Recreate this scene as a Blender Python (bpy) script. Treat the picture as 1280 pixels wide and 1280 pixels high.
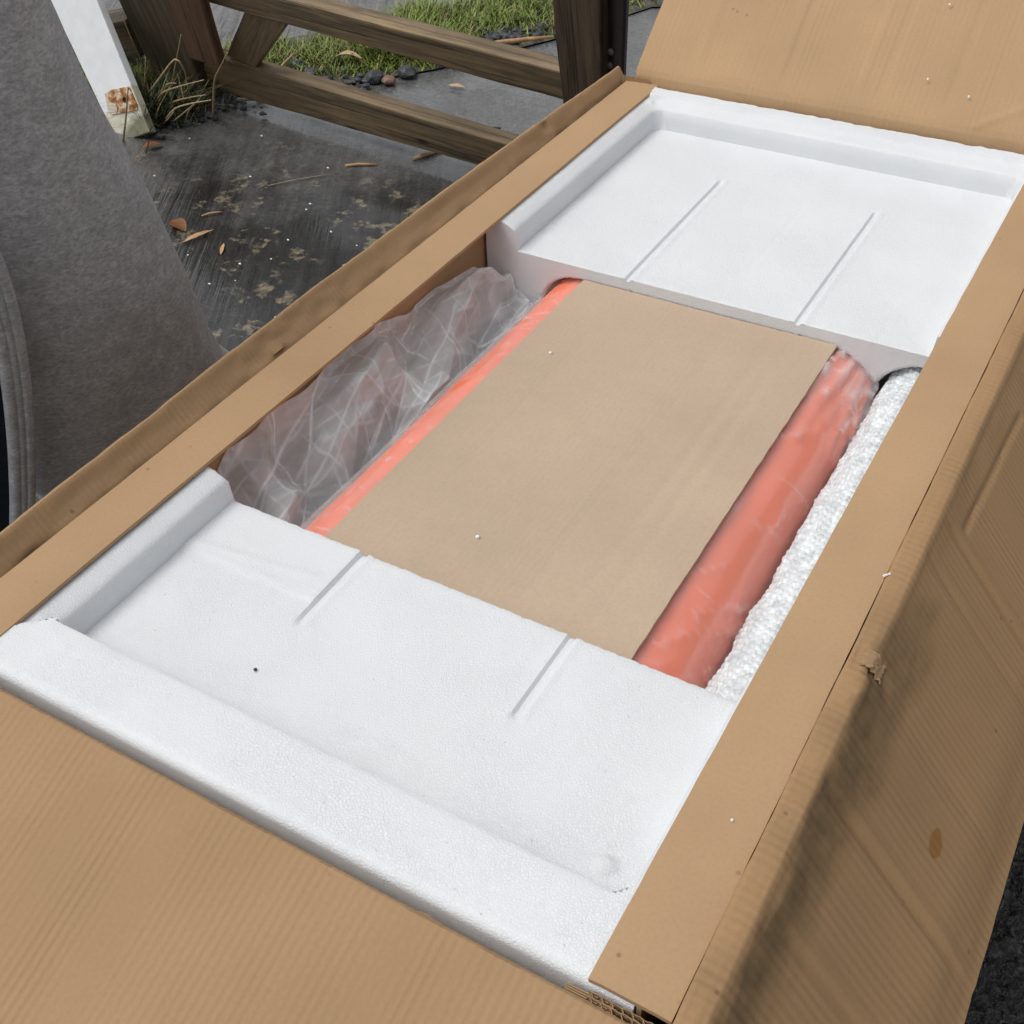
import bpy, bmesh, math, random
from mathutils import Vector, Matrix, noise
random.seed(7)
for o in list(bpy.data.objects): bpy.data.objects.remove(o)
S = bpy.context.scene
COL = S.collection
T = 0.6                     # height of the box rim above the ground
CAMZ = T + 0.85
F = 1462.83                 # focal length in photograph pixels (1280 wide)
RX = Vector((0.86475566, -0.31003732, 0.39506266))
RY = Vector((0.50112278, 0.58406122, -0.63855184))
RZ = Vector((-0.03276588, 0.75016621, 0.66043701))
R3 = Matrix((RX, RY, RZ))
EYE = Vector((0, 0, CAMZ))

# ---------------------------------------------------------------- camera, world, sun, exposure
cam = bpy.data.cameras.new('camera'); co = bpy.data.objects.new('camera', cam); COL.objects.link(co)
M = R3.to_4x4(); M.translation = EYE; co.matrix_world = M
cam.sensor_width = 36; cam.lens = F / 1280 * 36; cam.clip_end = 500; cam.clip_start = 0.02
S.camera = co
SUN_EL, SUN_DIR = math.radians(64), Vector((-0.62, -0.50, 0))
W = bpy.data.worlds.new('World'); S.world = W; W.use_nodes = True
wn = W.node_tree; bg = wn.nodes['Background']
sky = wn.nodes.new('ShaderNodeTexSky'); sky.sky_type = 'NISHITA'; sky.sun_disc = False
sky.sun_elevation = SUN_EL; sky.sun_rotation = math.atan2(SUN_DIR.x, SUN_DIR.y)
sky.air_density = 1.0; sky.dust_density = 4.0; sky.ozone_density = 1.0
hs = wn.nodes.new('ShaderNodeHueSaturation'); hs.inputs['Saturation'].default_value = 0.14
wn.links.new(sky.outputs[0], hs.inputs['Color']); wn.links.new(hs.outputs[0], bg.inputs['Color'])
bg.inputs['Strength'].default_value = 0.15
sl = bpy.data.lights.new('sun', 'SUN'); sl.energy = .95; sl.angle = math.radians(35); sl.color = (1, 0.97, 0.92)
so = bpy.data.objects.new('sun', sl); COL.objects.link(so)
sd = SUN_DIR.normalized() * math.cos(SUN_EL) + Vector((0, 0, math.sin(SUN_EL)))
so.rotation_euler = sd.to_track_quat('Z', 'Y').to_euler()
vs = S.view_settings; vs.view_transform = 'Standard'; vs.look = 'None'; vs.exposure = 0.0; vs.gamma = 1
S.cycles.transparent_max_bounces = 24
S.cycles.max_bounces = 10

# ---------------------------------------------------------------- helpers
def ray(px, py): return R3 @ Vector((px - 640, -(py - 640), -F))
def at(px, py, z=0.0):
    d = ray(px, py); return EYE + d * ((z - CAMZ) / d.z)
def on(px, py, P, n):
    d = ray(px, py); return EYE + d * ((n @ (P - EYE)) / (n @ d))
def tag(o, label=None, cat=None, group=None, kind=None):
    if label: o['label'] = label
    if cat: o['category'] = cat
    if group: o['group'] = group
    if kind: o['kind'] = kind
    return o
def empty(name, loc, label, cat, group=None):
    o = bpy.data.objects.new(name, None); COL.objects.link(o); o.location = loc
    return tag(o, label, cat, group)
def link(name, me, mat, parent=None):
    o = bpy.data.objects.new(name, me); COL.objects.link(o)
    if mat is not None: me.materials.append(mat)
    if parent is not None:
        o.parent = parent; o.matrix_parent_inverse = Matrix.Translation(-parent.location)
    return o
def mesh(name, vs_, fs, mat, parent=None, smooth=False):
    me = bpy.data.meshes.new(name); me.from_pydata([tuple(v) for v in vs_], [], fs); me.update()
    if smooth:
        for p in me.polygons: p.use_smooth = True
    return link(name, me, mat, parent)
class MB:
    def __init__(s): s.v = []; s.f = []
    def add(s, vs_, fs):
        n = len(s.v); s.v += [tuple(v) for v in vs_]; s.f += [tuple(i + n for i in f) for f in fs]
    def box(s, a, b):
        x0, y0, z0 = a; x1, y1, z1 = b
        s.add([(x0,y0,z0),(x1,y0,z0),(x1,y1,z0),(x0,y1,z0),(x0,y0,z1),(x1,y0,z1),(x1,y1,z1),(x0,y1,z1)],
              [(0,3,2,1),(4,5,6,7),(0,1,5,4),(1,2,6,5),(2,3,7,6),(3,0,4,7)])
    def tube(s, pts, rs, n=6):
        pts = [Vector(p) for p in pts]; base = len(s.v)
        for i, p in enumerate(pts):
            d = (pts[min(i+1, len(pts)-1)] - pts[max(i-1, 0)]).normalized()
            a = d.orthogonal().normalized() if abs(d.z) > .95 else d.cross(Vector((0,0,1))).normalized()
            b = d.cross(a)
            for k in range(n):
                t = 2*math.pi*k/n; s.v.append(tuple(p + (a*math.cos(t) + b*math.sin(t)) * rs[i]))
        for i in range(len(pts)-1):
            for k in range(n):
                k2 = (k+1) % n
                s.f.append((base+i*n+k, base+i*n+k2, base+(i+1)*n+k2, base+(i+1)*n+k))
        s.f.append(tuple(base+k for k in range(n))[::-1]); s.f.append(tuple(base+(len(pts)-1)*n+k for k in range(n)))
    def build(s, name, mat, parent=None, smooth=False): return mesh(name, s.v, s.f, mat, parent, smooth)
def grid(nu, nv, fn):
    vs_ = [fn(i, j) for j in range(nv) for i in range(nu)]
    fs = [(j*nu+i, j*nu+i+1, (j+1)*nu+i+1, (j+1)*nu+i) for j in range(nv-1) for i in range(nu-1)]
    return vs_, fs
def lerp(a, b, t): return a + (b - a) * t
def ss(a, b, x):
    t = max(0, min(1, (x - a) / (b - a))); return t*t*(3-2*t)
def pl(pts, x):                                     # piecewise linear
    if x <= pts[0][0]: return pts[0][1]
    for (a, fa), (b, fb) in zip(pts, pts[1:]):
        if x <= b: return fa + (fb - fa) * (x - a) / (b - a) if b > a else fb
    return pts[-1][1]
def N3(x, y=0, z=0): return noise.noise(Vector((x, y, z)))
def bevel(o, w, seg=2):
    m = o.modifiers.new('bevel', 'BEVEL'); m.width = w; m.segments = seg; m.limit_method = 'ANGLE'; m.angle_limit = math.radians(40)
    return o

# ---------------------------------------------------------------- node helpers
class NT:
    def __init__(s, name):
        s.m = bpy.data.materials.new(name); s.m.use_nodes = True; s.t = s.m.node_tree
        s.b = s.t.nodes['Principled BSDF']; s.out = s.t.nodes['Material Output']
    def n(s, typ, **kw):
        nd = s.t.nodes.new('ShaderNode' + typ)
        for k, v in kw.items():
            if k.startswith('i_'):
                key = k[2:].replace('_', ' '); nd.inputs[int(key) if key.isdigit() else key].default_value = v
            else: setattr(nd, k, v)
        return nd
    def l(s, a, b): s.t.links.new(a, b)
    def coord(s, kind='Object'): return s.n('TexCoord').outputs[kind]
    def mapping(s, vec, scale=(1,1,1), rot=(0,0,0), loc=(0,0,0)):
        m = s.n('Mapping'); s.l(vec, m.inputs['Vector'])
        m.inputs['Scale'].default_value = scale; m.inputs['Rotation'].default_value = rot; m.inputs['Location'].default_value = loc
        return m.outputs[0]
    def noise(s, vec, scale, detail=4, rough=.55, dist=0):
        n = s.n('TexNoise'); s.l(vec, n.inputs['Vector'])
        n.inputs['Scale'].default_value = scale; n.inputs['Detail'].default_value = detail
        n.inputs['Roughness'].default_value = rough; n.inputs['Distortion'].default_value = dist
        return n.outputs['Fac']
    def vor(s, vec, scale, feature='F1', out='Distance', rnd=1):
        n = s.n('TexVoronoi'); n.feature = feature; s.l(vec, n.inputs['Vector']); n.inputs['Scale'].default_value = scale
        n.inputs['Randomness'].default_value = rnd
        return n.outputs[out]
    def ramp(s, fac, stops, interp='LINEAR'):
        r = s.n('ValToRGB'); s.l(fac, r.inputs[0]); cr = r.color_ramp; cr.interpolation = interp
        while len(cr.elements) < len(stops): cr.elements.new(1)
        for e, (p, c) in zip(cr.elements, stops):
            e.position = p; e.color = (c, c, c, 1) if isinstance(c, (int, float)) else (*c, 1)
        return r.outputs[0]
    def mix(s, fac, a, b, mode='MIX'):
        m = s.n('Mix', data_type='RGBA', blend_type=mode); m.clamp_factor = True
        for sock, v in ((m.inputs['Factor'], fac), (m.inputs[6], a), (m.inputs[7], b)):
            if isinstance(v, bpy.types.NodeSocket): s.l(v, sock)
            elif isinstance(v, (int, float)): sock.default_value = v if sock.type == 'VALUE' else (v, v, v, 1)
            else: sock.default_value = (*v, 1)
        return m.outputs[2]
    def math(s, op, a, b=0.0, clamp=False):
        m = s.n('Math', operation=op); m.use_clamp = clamp
        for k, v in enumerate((a, b)):
            if isinstance(v, bpy.types.NodeSocket): s.l(v, m.inputs[k])
            else: m.inputs[k].default_value = v
        return m.outputs[0]
    def sep(s, vec):
        n = s.n('SeparateXYZ'); s.l(vec, n.inputs[0]); return n.outputs
    def bump(s, h, strength, dist, normal=None):
        b = s.n('Bump'); s.l(h, b.inputs['Height']); b.inputs['Strength'].default_value = strength; b.inputs['Distance'].default_value = dist
        if normal is not None: s.l(normal, b.inputs['Normal'])
        return b.outputs[0]
    def fin(s, col=None, rough=None, normal=None, spec=None):
        for v, k in ((col, 'Base Color'), (rough, 'Roughness'), (normal, 'Normal'), (spec, 'Specular IOR Level')):
            if v is None: continue
            if isinstance(v, bpy.types.NodeSocket): s.l(v, s.b.inputs[k])
            else: s.b.inputs[k].default_value = (*v, 1) if isinstance(v, tuple) else v
        return s.m

def mat_card(name, base, flute=0, axis='x', stain=None, fstr=.5, speck=True):
    """kraft board; flutes run across `axis` of the object's own coordinates"""
    m = NT(name); c = m.coord()
    big = m.noise(c, 5, 4); fine = m.noise(c, 260, 3); fib = m.noise(m.mapping(c, (60, 500, 60)), 1, 3)
    col = m.mix(m.ramp(big, [(.3, 0), (.7, 1)]), tuple(b*.93 for b in base), tuple(min(1, b*1.06) for b in base))
    col = m.mix(m.ramp(fine, [(.3, .16), (.6, 0)]), col, tuple(b*.55 for b in base))
    col = m.mix(m.ramp(fib, [(.55, 0), (.8, .07)]), col, tuple(min(1, b*1.3) for b in base))
    if speck:
        sp = m.vor(c, 26); vis = m.noise(c, 14, 2)
        k = m.math('MULTIPLY', m.ramp(sp, [(.035, 1), (.075, 0)]), m.ramp(vis, [(.46, 0), (.56, .6)]))
        col = m.mix(k, col, tuple(b*.35 for b in base))
    h = m.math('MULTIPLY', fine, .12)
    if flute:
        sc = (1, 0, 0) if axis == 'x' else (0, 1, 0)
        warp = m.noise(m.mapping(c, (3, 3, 3)), 1, 2)
        xyz = m.sep(c); u = xyz[0 if axis == 'x' else 1]
        ph = m.math('ADD', m.math('MULTIPLY', u, 2*math.pi/flute), m.math('MULTIPLY', warp, 1.5))
        wv = m.math('SINE', ph)
        st = m.noise(m.mapping(c, (22, 1.2, 1) if axis == 'x' else (1.2, 22, 1)), 1, 3)
        st = m.ramp(st, [(.36, .12), (.68, 1)])
        irr = m.noise(m.mapping(c, (48, 1.2, 1) if axis == 'x' else (1.2, 48, 1)), 1, 3)
        h = m.math('ADD', h, m.math('MULTIPLY', m.math('MULTIPLY', wv, st), .45 * fstr))
        h = m.math('ADD', h, m.math('MULTIPLY', irr, .9 * fstr))
        col = m.mix(m.math('MULTIPLY', m.ramp(irr, [(.36, .05), (.50, 0)]), st), col, tuple(b*.6 for b in base))
    rough = .82
    if stain is not None:
        col, rough = stain(m, c, col)
    return m.fin(col, rough, m.bump(h, .8, .0012), .25)

# ---------------------------------------------------------------- materials
KR = (0.44, 0.285, 0.158)
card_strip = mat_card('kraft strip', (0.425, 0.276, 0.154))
card_wall = mat_card('kraft wall', (0.40, 0.25, 0.135), flute=.0085, axis='y', fstr=.4)
card_flap_y = mat_card('kraft flap', (0.45, 0.300, 0.165), flute=.0085, axis='x', fstr=.75)
card_far = mat_card('kraft far flap', (0.45, 0.300, 0.170), flute=.0095, axis='x', fstr=.75)
card_sheet = mat_card('pale board', (0.485, 0.372, 0.270), flute=.0085, axis='x', fstr=.3, speck=False)
card_edge = mat_card('torn board', (0.33, 0.215, 0.118), speck=False)
def damp(m, c, col):
    xyz = m.sep(c); y, s = xyz[1], xyz[0]          # local x = distance down the flap, y along the fold
    n1 = m.noise(m.mapping(c, (14, 7, 1)), 1, 5, .6); n2 = m.noise(c, 45, 3)
    w = m.math('ADD', s, m.math('MULTIPLY', m.math('SUBTRACT', n1, .5), .09))
    band = m.math('MULTIPLY', m.ramp(w, [(.044, 0), (.058, 1)]), m.ramp(w, [(.080, 1), (.122, 0)]))
    yy = m.math('ADD', y, m.math('MULTIPLY', m.math('SUBTRACT', n1, .5), .25))
    al = m.ramp(yy, [(.80, 1), (.92, 0)])
    k = m.math('MULTIPLY', band, al)
    k = m.math('MULTIPLY', k, m.ramp(n2, [(.25, .6), (.7, 1)]))
    col = m.mix(m.math('MULTIPLY', k, .85), col, (0.085, 0.058, 0.030))
    # smears running further down the board
    sm = m.noise(m.mapping(c, (3, 11, 1)), 1, 4)
    k2 = m.math('MULTIPLY', m.ramp(sm, [(.45, 0), (.72, .45)]), m.ramp(s, [(.03, 1), (.20, .1)]))
    k2 = m.math('MULTIPLY', k2, m.ramp(y, [(.75, 1), (1.0, .15)]))
    col = m.mix(k2, col, (0.17, 0.115, 0.06))
    # one adhesive spot
    dx = m.math('MULTIPLY', m.math('SUBTRACT', s, SPOT[0]), 1 / .0105); dy = m.math('MULTIPLY', m.math('SUBTRACT', y, SPOT[1]), 1 / .016)
    d = m.math('ADD', m.math('MULTIPLY', dx, dx), m.math('MULTIPLY', dy, dy))
    d = m.math('ADD', d, m.math('MULTIPLY', m.math('SUBTRACT', n2, .5), 1.4))
    col = m.mix(m.ramp(d, [(.8, .75), (1.0, 0)]), col, (0.24, 0.115, 0.025))
    return col, .72
SPOT = (.17, .62)                                   # set again with the flap below
def mat_foam(name):
    m = NT(name); c = m.coord()
    wp = m.noise(c, 30, 2)
    edge = m.vor(c, 330, 'DISTANCE_TO_EDGE')
    mask = m.ramp(m.noise(c, 9, 3), [(.36, .38), (.68, .72)])
    h = m.math('MULTIPLY', m.math('SUBTRACT', m.ramp(edge, [(0, 0), (.16, .8), (.5, 1)]), .72), mask)
    h2 = m.noise(c, 16, 4)
    h = m.math('ADD', h, m.math('MULTIPLY', h2, .02))
    pit = m.vor(c, 95); pk = m.math('MULTIPLY', m.ramp(pit, [(.05, 1), (.13, 0)]), m.ramp(m.noise(c, 33, 2), [(.52, 0), (.60, 1)]))
    h = m.math('SUBTRACT', h, m.math('MULTIPLY', pk, .9))
    col = m.mix(m.ramp(edge, [(0, .22), (.12, 0)]), (.725, .745, .765), (.56, .57, .58))
    col = m.mix(m.math('MULTIPLY', pk, .35), col, (.5, .5, .5))
    col = m.mix(m.ramp(m.noise(c, 3.5, 3), [(.45, 0), (.8, .12)]), col, (.74, .74, .73))
    m.b.inputs['Subsurface Weight'].default_value = .15; m.b.inputs['Subsurface Radius'].default_value = (.006, .006, .006)
    m.b.inputs['Subsurface Scale'].default_value = 1
    return m.fin(col, .6, m.bump(h, .7, .0011), .3)
foam = mat_foam('expanded polystyrene')
def mat_film(name, haze, patches, tint=(.93, .9, .92), gloss=.42, edge=.8):
    m = NT(name); c = m.coord(); t = m.t
    tr = m.n('BsdfTransparent'); tr.inputs[0].default_value = (1, 1, 1, 1)
    df = m.n('BsdfDiffuse'); df.inputs[0].default_value = (*tint, 1)
    tl = m.n('BsdfTranslucent'); tl.inputs[0].default_value = (*tint, 1)
    gl = m.n('BsdfGlossy'); gl.inputs['Roughness'].default_value = .15; gl.inputs[0].default_value = (1, 1, 1, 1)
    nz = m.noise(m.mapping(c, (30, 14, 30)), 1, 4, .6, 1.0)
    b = m.bump(nz, .12, .003)
    for g in (df, tl, gl): m.l(b, g.inputs['Normal'])
    a1 = m.n('MixShader'); a1.inputs[0].default_value = .25; m.l(df.outputs[0], a1.inputs[1]); m.l(tl.outputs[0], a1.inputs[2])
    lw = m.n('LayerWeight'); lw.inputs['Blend'].default_value = .35; m.l(b, lw.inputs['Normal'])
    pn = m.noise(m.mapping(c, (11, 4.5, 11), rot=(0, 0, .35)), 1, 4, .55, .8)
    hz = m.ramp(pn, [(.36, haze * (1 - patches)), (.46, haze)])
    lx = m.ramp(m.math('ADD', m.sep(c)[0], 1.0), [(.192, 1), (.216, 0)])
    fat = m.n('Attribute', attribute_name='fold').outputs['Fac']
    geo = m.n('NewGeometry'); pt = m.ramp(geo.outputs['Pointiness'], [(.515, 0), (.565, .65)])  # whitens convex creases: thicker film, with glints painted as haze
    fst = m.math('MULTIPLY', fat, m.ramp(m.noise(m.mapping(c, (40, 40, 40)), 1, 3), [(.3, .45), (.7, .7)]))
    hz = m.math('ADD', hz, fst)
    hz = m.math('ADD', hz, m.math('MULTIPLY', lx, m.ramp(nz, [(.3, .34), (.7, .52)])))
    hz = m.math('ADD', hz, m.math('MULTIPLY', pt, m.math('MAXIMUM', lx, .75)))
    hz = m.math('ADD', hz, m.math('MULTIPLY', lx, m.math('MULTIPLY', m.math('POWER', lw.outputs['Facing'], 2), .25 * edge)), clamp=True)
    a2 = m.n('MixShader'); m.l(hz, a2.inputs[0]); m.l(tr.outputs[0], a2.inputs[1]); m.l(a1.outputs[0], a2.inputs[2])
    fr = m.n('Fresnel'); fr.inputs[0].default_value = 1.45; m.l(b, fr.inputs['Normal'])
    a3 = m.n('MixShader'); m.l(m.math('MINIMUM', m.math('MULTIPLY', fr.outputs[0], gloss, clamp=True), m.math('ADD', .08, m.math('ADD', m.math('MULTIPLY', lx, -.05), m.math('MULTIPLY', fat, .08)))), a3.inputs[0])
    m.l(a2.outputs[0], a3.inputs[1]); m.l(gl.outputs[0], a3.inputs[2])
    m.l(a3.outputs[0], m.out.inputs[0])
    return m.m
film = mat_film('clear plastic film', .15, .9, (.90, .95, .98))
def mat_bubble():
    m = NT('bubble film'); c = m.coord()
    tr = m.n('BsdfTransparent'); tr.inputs[0].default_value = (.97, .97, .98, 1)
    m.b.inputs['Base Color'].default_value = (.86, .92, .94, 1); m.b.inputs['Roughness'].default_value = .32
    m.b.inputs['Specular IOR Level'].default_value = .7
    nz = m.noise(c, 90, 3); m.l(m.bump(nz, .25, .002), m.b.inputs['Normal'])
    mx = m.n('MixShader'); m.l(m.ramp(m.noise(c, 60, 2), [(.3, .50), (.65, .88)]), mx.inputs[0])
    m.l(tr.outputs[0], mx.inputs[1]); m.l(m.b.outputs[0], mx.inputs[2]); m.l(mx.outputs[0], m.out.inputs[0])
    return m.m
bubble = mat_bubble()
def mat_simple(name, col, rough=.6, nscale=30, var=.25, bstr=.3, bdist=.002, spec=.5, stretch=(1, 1, 1)):
    m = NT(name); c = m.mapping(m.coord(), stretch)
    n = m.noise(c, nscale, 5)
    cc = m.mix(m.ramp(n, [(.3, 0), (.7, 1)]), tuple(b*(1-var) for b in col), tuple(min(1, b*(1+var)) for b in col))
    return m.fin(cc, rough, m.bump(n, bstr, bdist), spec)
orange = mat_simple('orange skin', (.90, .195, .085), .4, 8, .06, .1, .001)
roll_core = mat_simple('roll core', (.66, .64, .67), .6, 20, .05)
def mat_wood(name, dark, light, scale=1.0, green=.25):
    m = NT(name); c = m.coord()
    g = m.noise(m.mapping(c, (2.5*scale, 38*scale, 38*scale)), 1, 6, .65, .6)
    knot = m.noise(m.mapping(c, (5, 12, 12)), 1, 3)
    col = m.mix(m.ramp(g, [(.32, 0), (.68, 1)]), dark, light)
    col = m.mix(m.ramp(knot, [(.55, 0), (.75, .55)]), col, tuple(d*.6 for d in dark))
    alg = m.noise(c, 9, 5, .65)
    col = m.mix(m.ramp(alg, [(.5, 0), (.72, green)]), col, (.10, .105, .045))
    kn = m.vor(m.mapping(c, (3.5, 9, 9)), 1)
    col = m.mix(m.ramp(kn, [(.05, .9), (.11, 0)]), col, (.012, .009, .007))
    crack = m.noise(m.mapping(c, (1.5, 75, 75)), 1, 3)
    h = m.math('ADD', m.math('MULTIPLY', g, .7), m.math('MULTIPLY', m.ramp(crack, [(.38, 0), (.46, 1)]), .6))
    col = m.mix(m.ramp(crack, [(.36, .6), (.43, 0)]), col, (.018, .014, .010))
    return m.fin(col, m.ramp(alg, [(.3, .5), (.7, .8)]), m.bump(h, .7, .004), .35)
wood = mat_wood('weathered wet timber', (.085, .062, .038), (.28, .20, .112))
wood_dark = mat_wood('dark wet timber', (.042, .031, .022), (.14, .10, .065), green=.35)
wood_red = mat_wood('reddish timber', (.070, .038, .023), (.165, .095, .055), green=.1)
metal_dark = mat_simple('dark maroon painted steel', (.030, .017, .019), .35, 40, .25)
bolt_m = mat_simple('bolt steel', (.16, .13, .13), .4, 60, .3)
white_m = None
def mat_board():
    m = NT('white painted board'); c = m.coord('Object'); y = m.sep(c)[1]
    n = m.noise(c, 22, 5); n2 = m.noise(m.mapping(c, (60, 9, 9)), 1, 4)
    col = m.mix(m.ramp(n, [(.35, 0), (.8, .5)]), (.72, .745, .76), (.55, .57, .57))
    old = m.ramp(m.math('ADD', y, m.math('MULTIPLY', n, .012)), [(.098, 1), (.106, 0)])
    col = m.mix(old, col, m.mix(m.ramp(n, [(.35, 0), (.7, 1)]), (.62, .60, .50), (.42, .40, .30)))
    dirt = m.vor(c, 50); col = m.mix(m.ramp(dirt, [(.03, .6), (.08, 0)]), col, (.2, .19, .17))
    base = m.ramp(m.math('ADD', y, m.math('MULTIPLY', n2, .02)), [(.008, .8), (.03, 0)])
    col = m.mix(base, col, (.13, .13, .07))
    return m.fin(col, .45, m.bump(n, .2, .002), .4)
def mat_rust():
    m = NT('rusty steel'); c = m.coord()
    n = m.noise(c, 34, 5, .6, .5)
    col = m.ramp(n, [(.30, (.10, .035, .014)), (.42, (.30, .12, .04)), (.47, (.42, .24, .11)), (.52, (.55, .47, .36)), (.72, (.52, .50, .44))])
    return m.fin(col, .75, m.bump(n, .5, .002), .3)
def mat_fleece():
    m = NT('grey fleece'); c = m.coord()
    a = m.noise(m.mapping(c, (120, 120, 230), rot=(.2, .3, .5)), 1, 4, .7); b = m.noise(m.mapping(c, (34, 34, 48)), 1, 5, .65); f = m.noise(c, 900, 2)
    col = m.mix(m.ramp(a, [(.32, 0), (.68, 1)]), (.255, .265, .285), (.59, .60, .625))
    col = m.mix(m.ramp(b, [(.40, .38), (.60, 0)]), col, (.19, .195, .21))
    col = m.mix(m.ramp(f, [(.52, 0), (.75, .5)]), col, (.6, .58, .57))
    h = m.math('ADD', m.math('MULTIPLY', a, .7), m.math('MULTIPLY', f, .5))
    m.b.inputs['Sheen Weight'].default_value = .35; m.b.inputs['Sheen Roughness'].default_value = .5
    return m.fin(col, .95, m.bump(h, .9, .003), .05)
fleece = mat_fleece()
navy = mat_simple('dark navy cloth', (.012, .015, .022), .9, 300, .4, .5, .001, .1)
skin_m = mat_simple('skin', (.55, .32, .23), .5, 60, .08)
hair_m = mat_simple('hair', (.06, .035, .02), .6, 200, .3)
boot_m = mat_simple('boot leather', (.02, .018, .017), .5, 60, .3)
def mat_wet(name, dark, light, rough0, rough1, streak, blotch=1.0, wetline=True):
    """wet slab; coordinates in metres; `streak` = heading of the score lines"""
    m = NT(name); c = m.coord()
    n = m.noise(c, 3.2, 6, .62); nf = m.noise(c, 70, 5, .7); nm = m.noise(c, 17, 5, .65)
    s = m.mapping(c, (1, 1, 1), (0, 0, -streak))
    st = m.noise(m.mapping(s, (24, 1.1, 1)), 1, 4, .6, .3); st2 = m.noise(m.mapping(s, (75, 2.2, 1)), 1, 3, .6)
    col = m.mix(m.ramp(nf, [(.3, 0), (.75, 1)]), dark, light)
    col = m.mix(m.ramp(st, [(.52, 0), (.66, .5)]), col, tuple(d*1.7 for d in light))
    col = m.mix(m.ramp(st, [(.36, .8), (.43, 0)]), col, tuple(d*.4 for d in dark))
    col = m.mix(m.ramp(st2, [(.34, .7), (.40, 0)]), col, tuple(d*.4 for d in dark))
    if blotch:
        v = m.vor(m.mapping(s, (14, 9, 1)), 1, out='Distance'); vm = m.noise(c, 2.2, 2); nb = m.noise(c, 32, 4, .6)
        k = m.math('ADD', v, m.math('ADD', m.math('MULTIPLY', m.math('SUBTRACT', nb, .5), 1.5), m.math('MULTIPLY', m.math('SUBTRACT', nm, .5), 1.2)))
        k = m.math('MULTIPLY', m.ramp(k, [(.12, .85), (.30, 0)]), m.ramp(vm, [(.36, 0), (.48, 1)]))
        k = m.math('MULTIPLY', k, m.ramp(nf, [(.36, .05), (.58, 1)]))
        col = m.mix(m.math('MULTIPLY', k, blotch), col, (.27, .225, .14))
    if wetline:
        a_, b_ = at(180, 222), at(640, 240); d_ = (b_ - a_).normalized(); nx, ny = -d_.y, d_.x
        if ny < 0: nx, ny = -nx, -ny
        xyz = m.sep(c); sd_ = m.math('ADD', m.math('MULTIPLY', m.math('SUBTRACT', xyz[0], a_.x), nx), m.math('MULTIPLY', m.math('SUBTRACT', xyz[1], a_.y), ny))
        sd_ = m.math('ADD', sd_, m.math('MULTIPLY', m.math('SUBTRACT', n, .5), 1.1)); sd_ = m.math('ADD', sd_, m.math('MULTIPLY', m.math('SUBTRACT', st, .5), .5))
        dry = m.ramp(m.math('ADD', sd_, .5), [(.30, 0), (.85, 1)])
        col = m.mix(m.math('MULTIPLY', dry, .92), col, m.mix(m.ramp(nf, [(.3, 0), (.75, 1)]), (.075, .075, .075), (.19, .19, .19)))
    sc_ = m.noise(m.mapping(s, (9, 5, 1)), 1, 9, .72, 1.2)
    col = m.mix(m.math('MULTIPLY', m.ramp(sc_, [(.58, 0), (.66, .55)]), m.ramp(st2, [(.4, .2), (.6, 1)])), col, (.21, .205, .195))
    gr = m.vor(c, 140); col = m.mix(m.ramp(gr, [(.10, .55), (.2, 0)]), col, tuple(min(1, d*2.2) for d in light))
    h = m.math('ADD', m.math('MULTIPLY', nf, .5), m.math('MULTIPLY', st2, .35)); h = m.math('ADD', h, m.math('MULTIPLY', st, .9))
    if wetline:
        m.l(m.ramp(n, [(.40, 1), (.60, .15)]), m.b.inputs['Coat Weight']); m.b.inputs['Coat Roughness'].default_value = .10; m.b.inputs['Coat IOR'].default_value = 1.45
        m.l(m.bump(st2, .5, .006), m.b.inputs['Coat Normal'])
    return m.fin(col, m.ramp(n, [(.35, rough0), (.65, rough1)]), m.bump(h, .75, .008), .5)
p0, p1 = at(430, 200), at(402, 335)
STREAK = math.atan2(p1.y - p0.y, p1.x - p0.x) - math.pi/2
slab_wet = mat_wet('wet dark slab', (.006, .006, .006), (.024, .0225, .020), .10, .42, STREAK)
slab_grey = mat_wet('grey slab', (.10, .10, .10), (.20, .20, .20), .45, .65, STREAK, .35, False)
def mat_tarmac():
    m = NT('wet tarmac'); c = m.coord()
    v = m.vor(c, 75, 'SMOOTH_F1'); n = m.noise(c, 60, 4, .6, 2.5); nf = m.noise(c, 8, 4)
    col = m.mix(m.ramp(n, [(.35, 0), (.7, 1)]), (.003, .003, .003), (.013, .013, .012))
    h = m.math('ADD', m.math('MULTIPLY', v, .9), m.math('MULTIPLY', n, .8))
    return m.fin(col, m.ramp(nf, [(.4, .06), (.7, .2)]), m.bump(h, 1, .012), .9)
tarmac = mat_tarmac()
soil = mat_simple('dark soil', (.085, .080, .066), .8, 25, .5, .8, .02, .3)
def mat_grass(name, a, b):
    m = NT(name); g = m.n('NewGeometry'); r = g.outputs['Random Per Island']
    col = m.ramp(r, [(0, a), (.62, b), (.74, tuple(x*1.3 for x in b)), (.80, (.30, .24, .11)), (1, (.16, .11, .05))])
    m.b.inputs['Subsurface Weight'].default_value = 0
    return m.fin(col, .5, None, .4)
grass_m = mat_grass('green grass', (.06, .105, .014), (.22, .30, .045))
grass_dark = mat_grass('dark grass', (.014, .028, .010), (.05, .08, .025))
straw_m = mat_simple('dry straw', (.36, .27, .15), .6, 50, .3)
leaf_m = mat_simple('tan dead leaf', (.42, .25, .12), .6, 40, .3)
leaf_red = mat_simple('russet dead leaf', (.17, .06, .012), .55, 40, .4)
leaf_pale = mat_simple('pale dry leaf', (.50, .34, .20), .6, 30, .25)
stone_m = mat_simple('dark stone', (.045, .047, .052), .5, 22, .5, .7, .006)
stone_br = mat_simple('brown stone', (.20, .12, .085), .6, 22, .4, .6, .005)
crumb_m = mat_simple('white crumb', (.85, .85, .84), .6, 80, .05)

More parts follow.
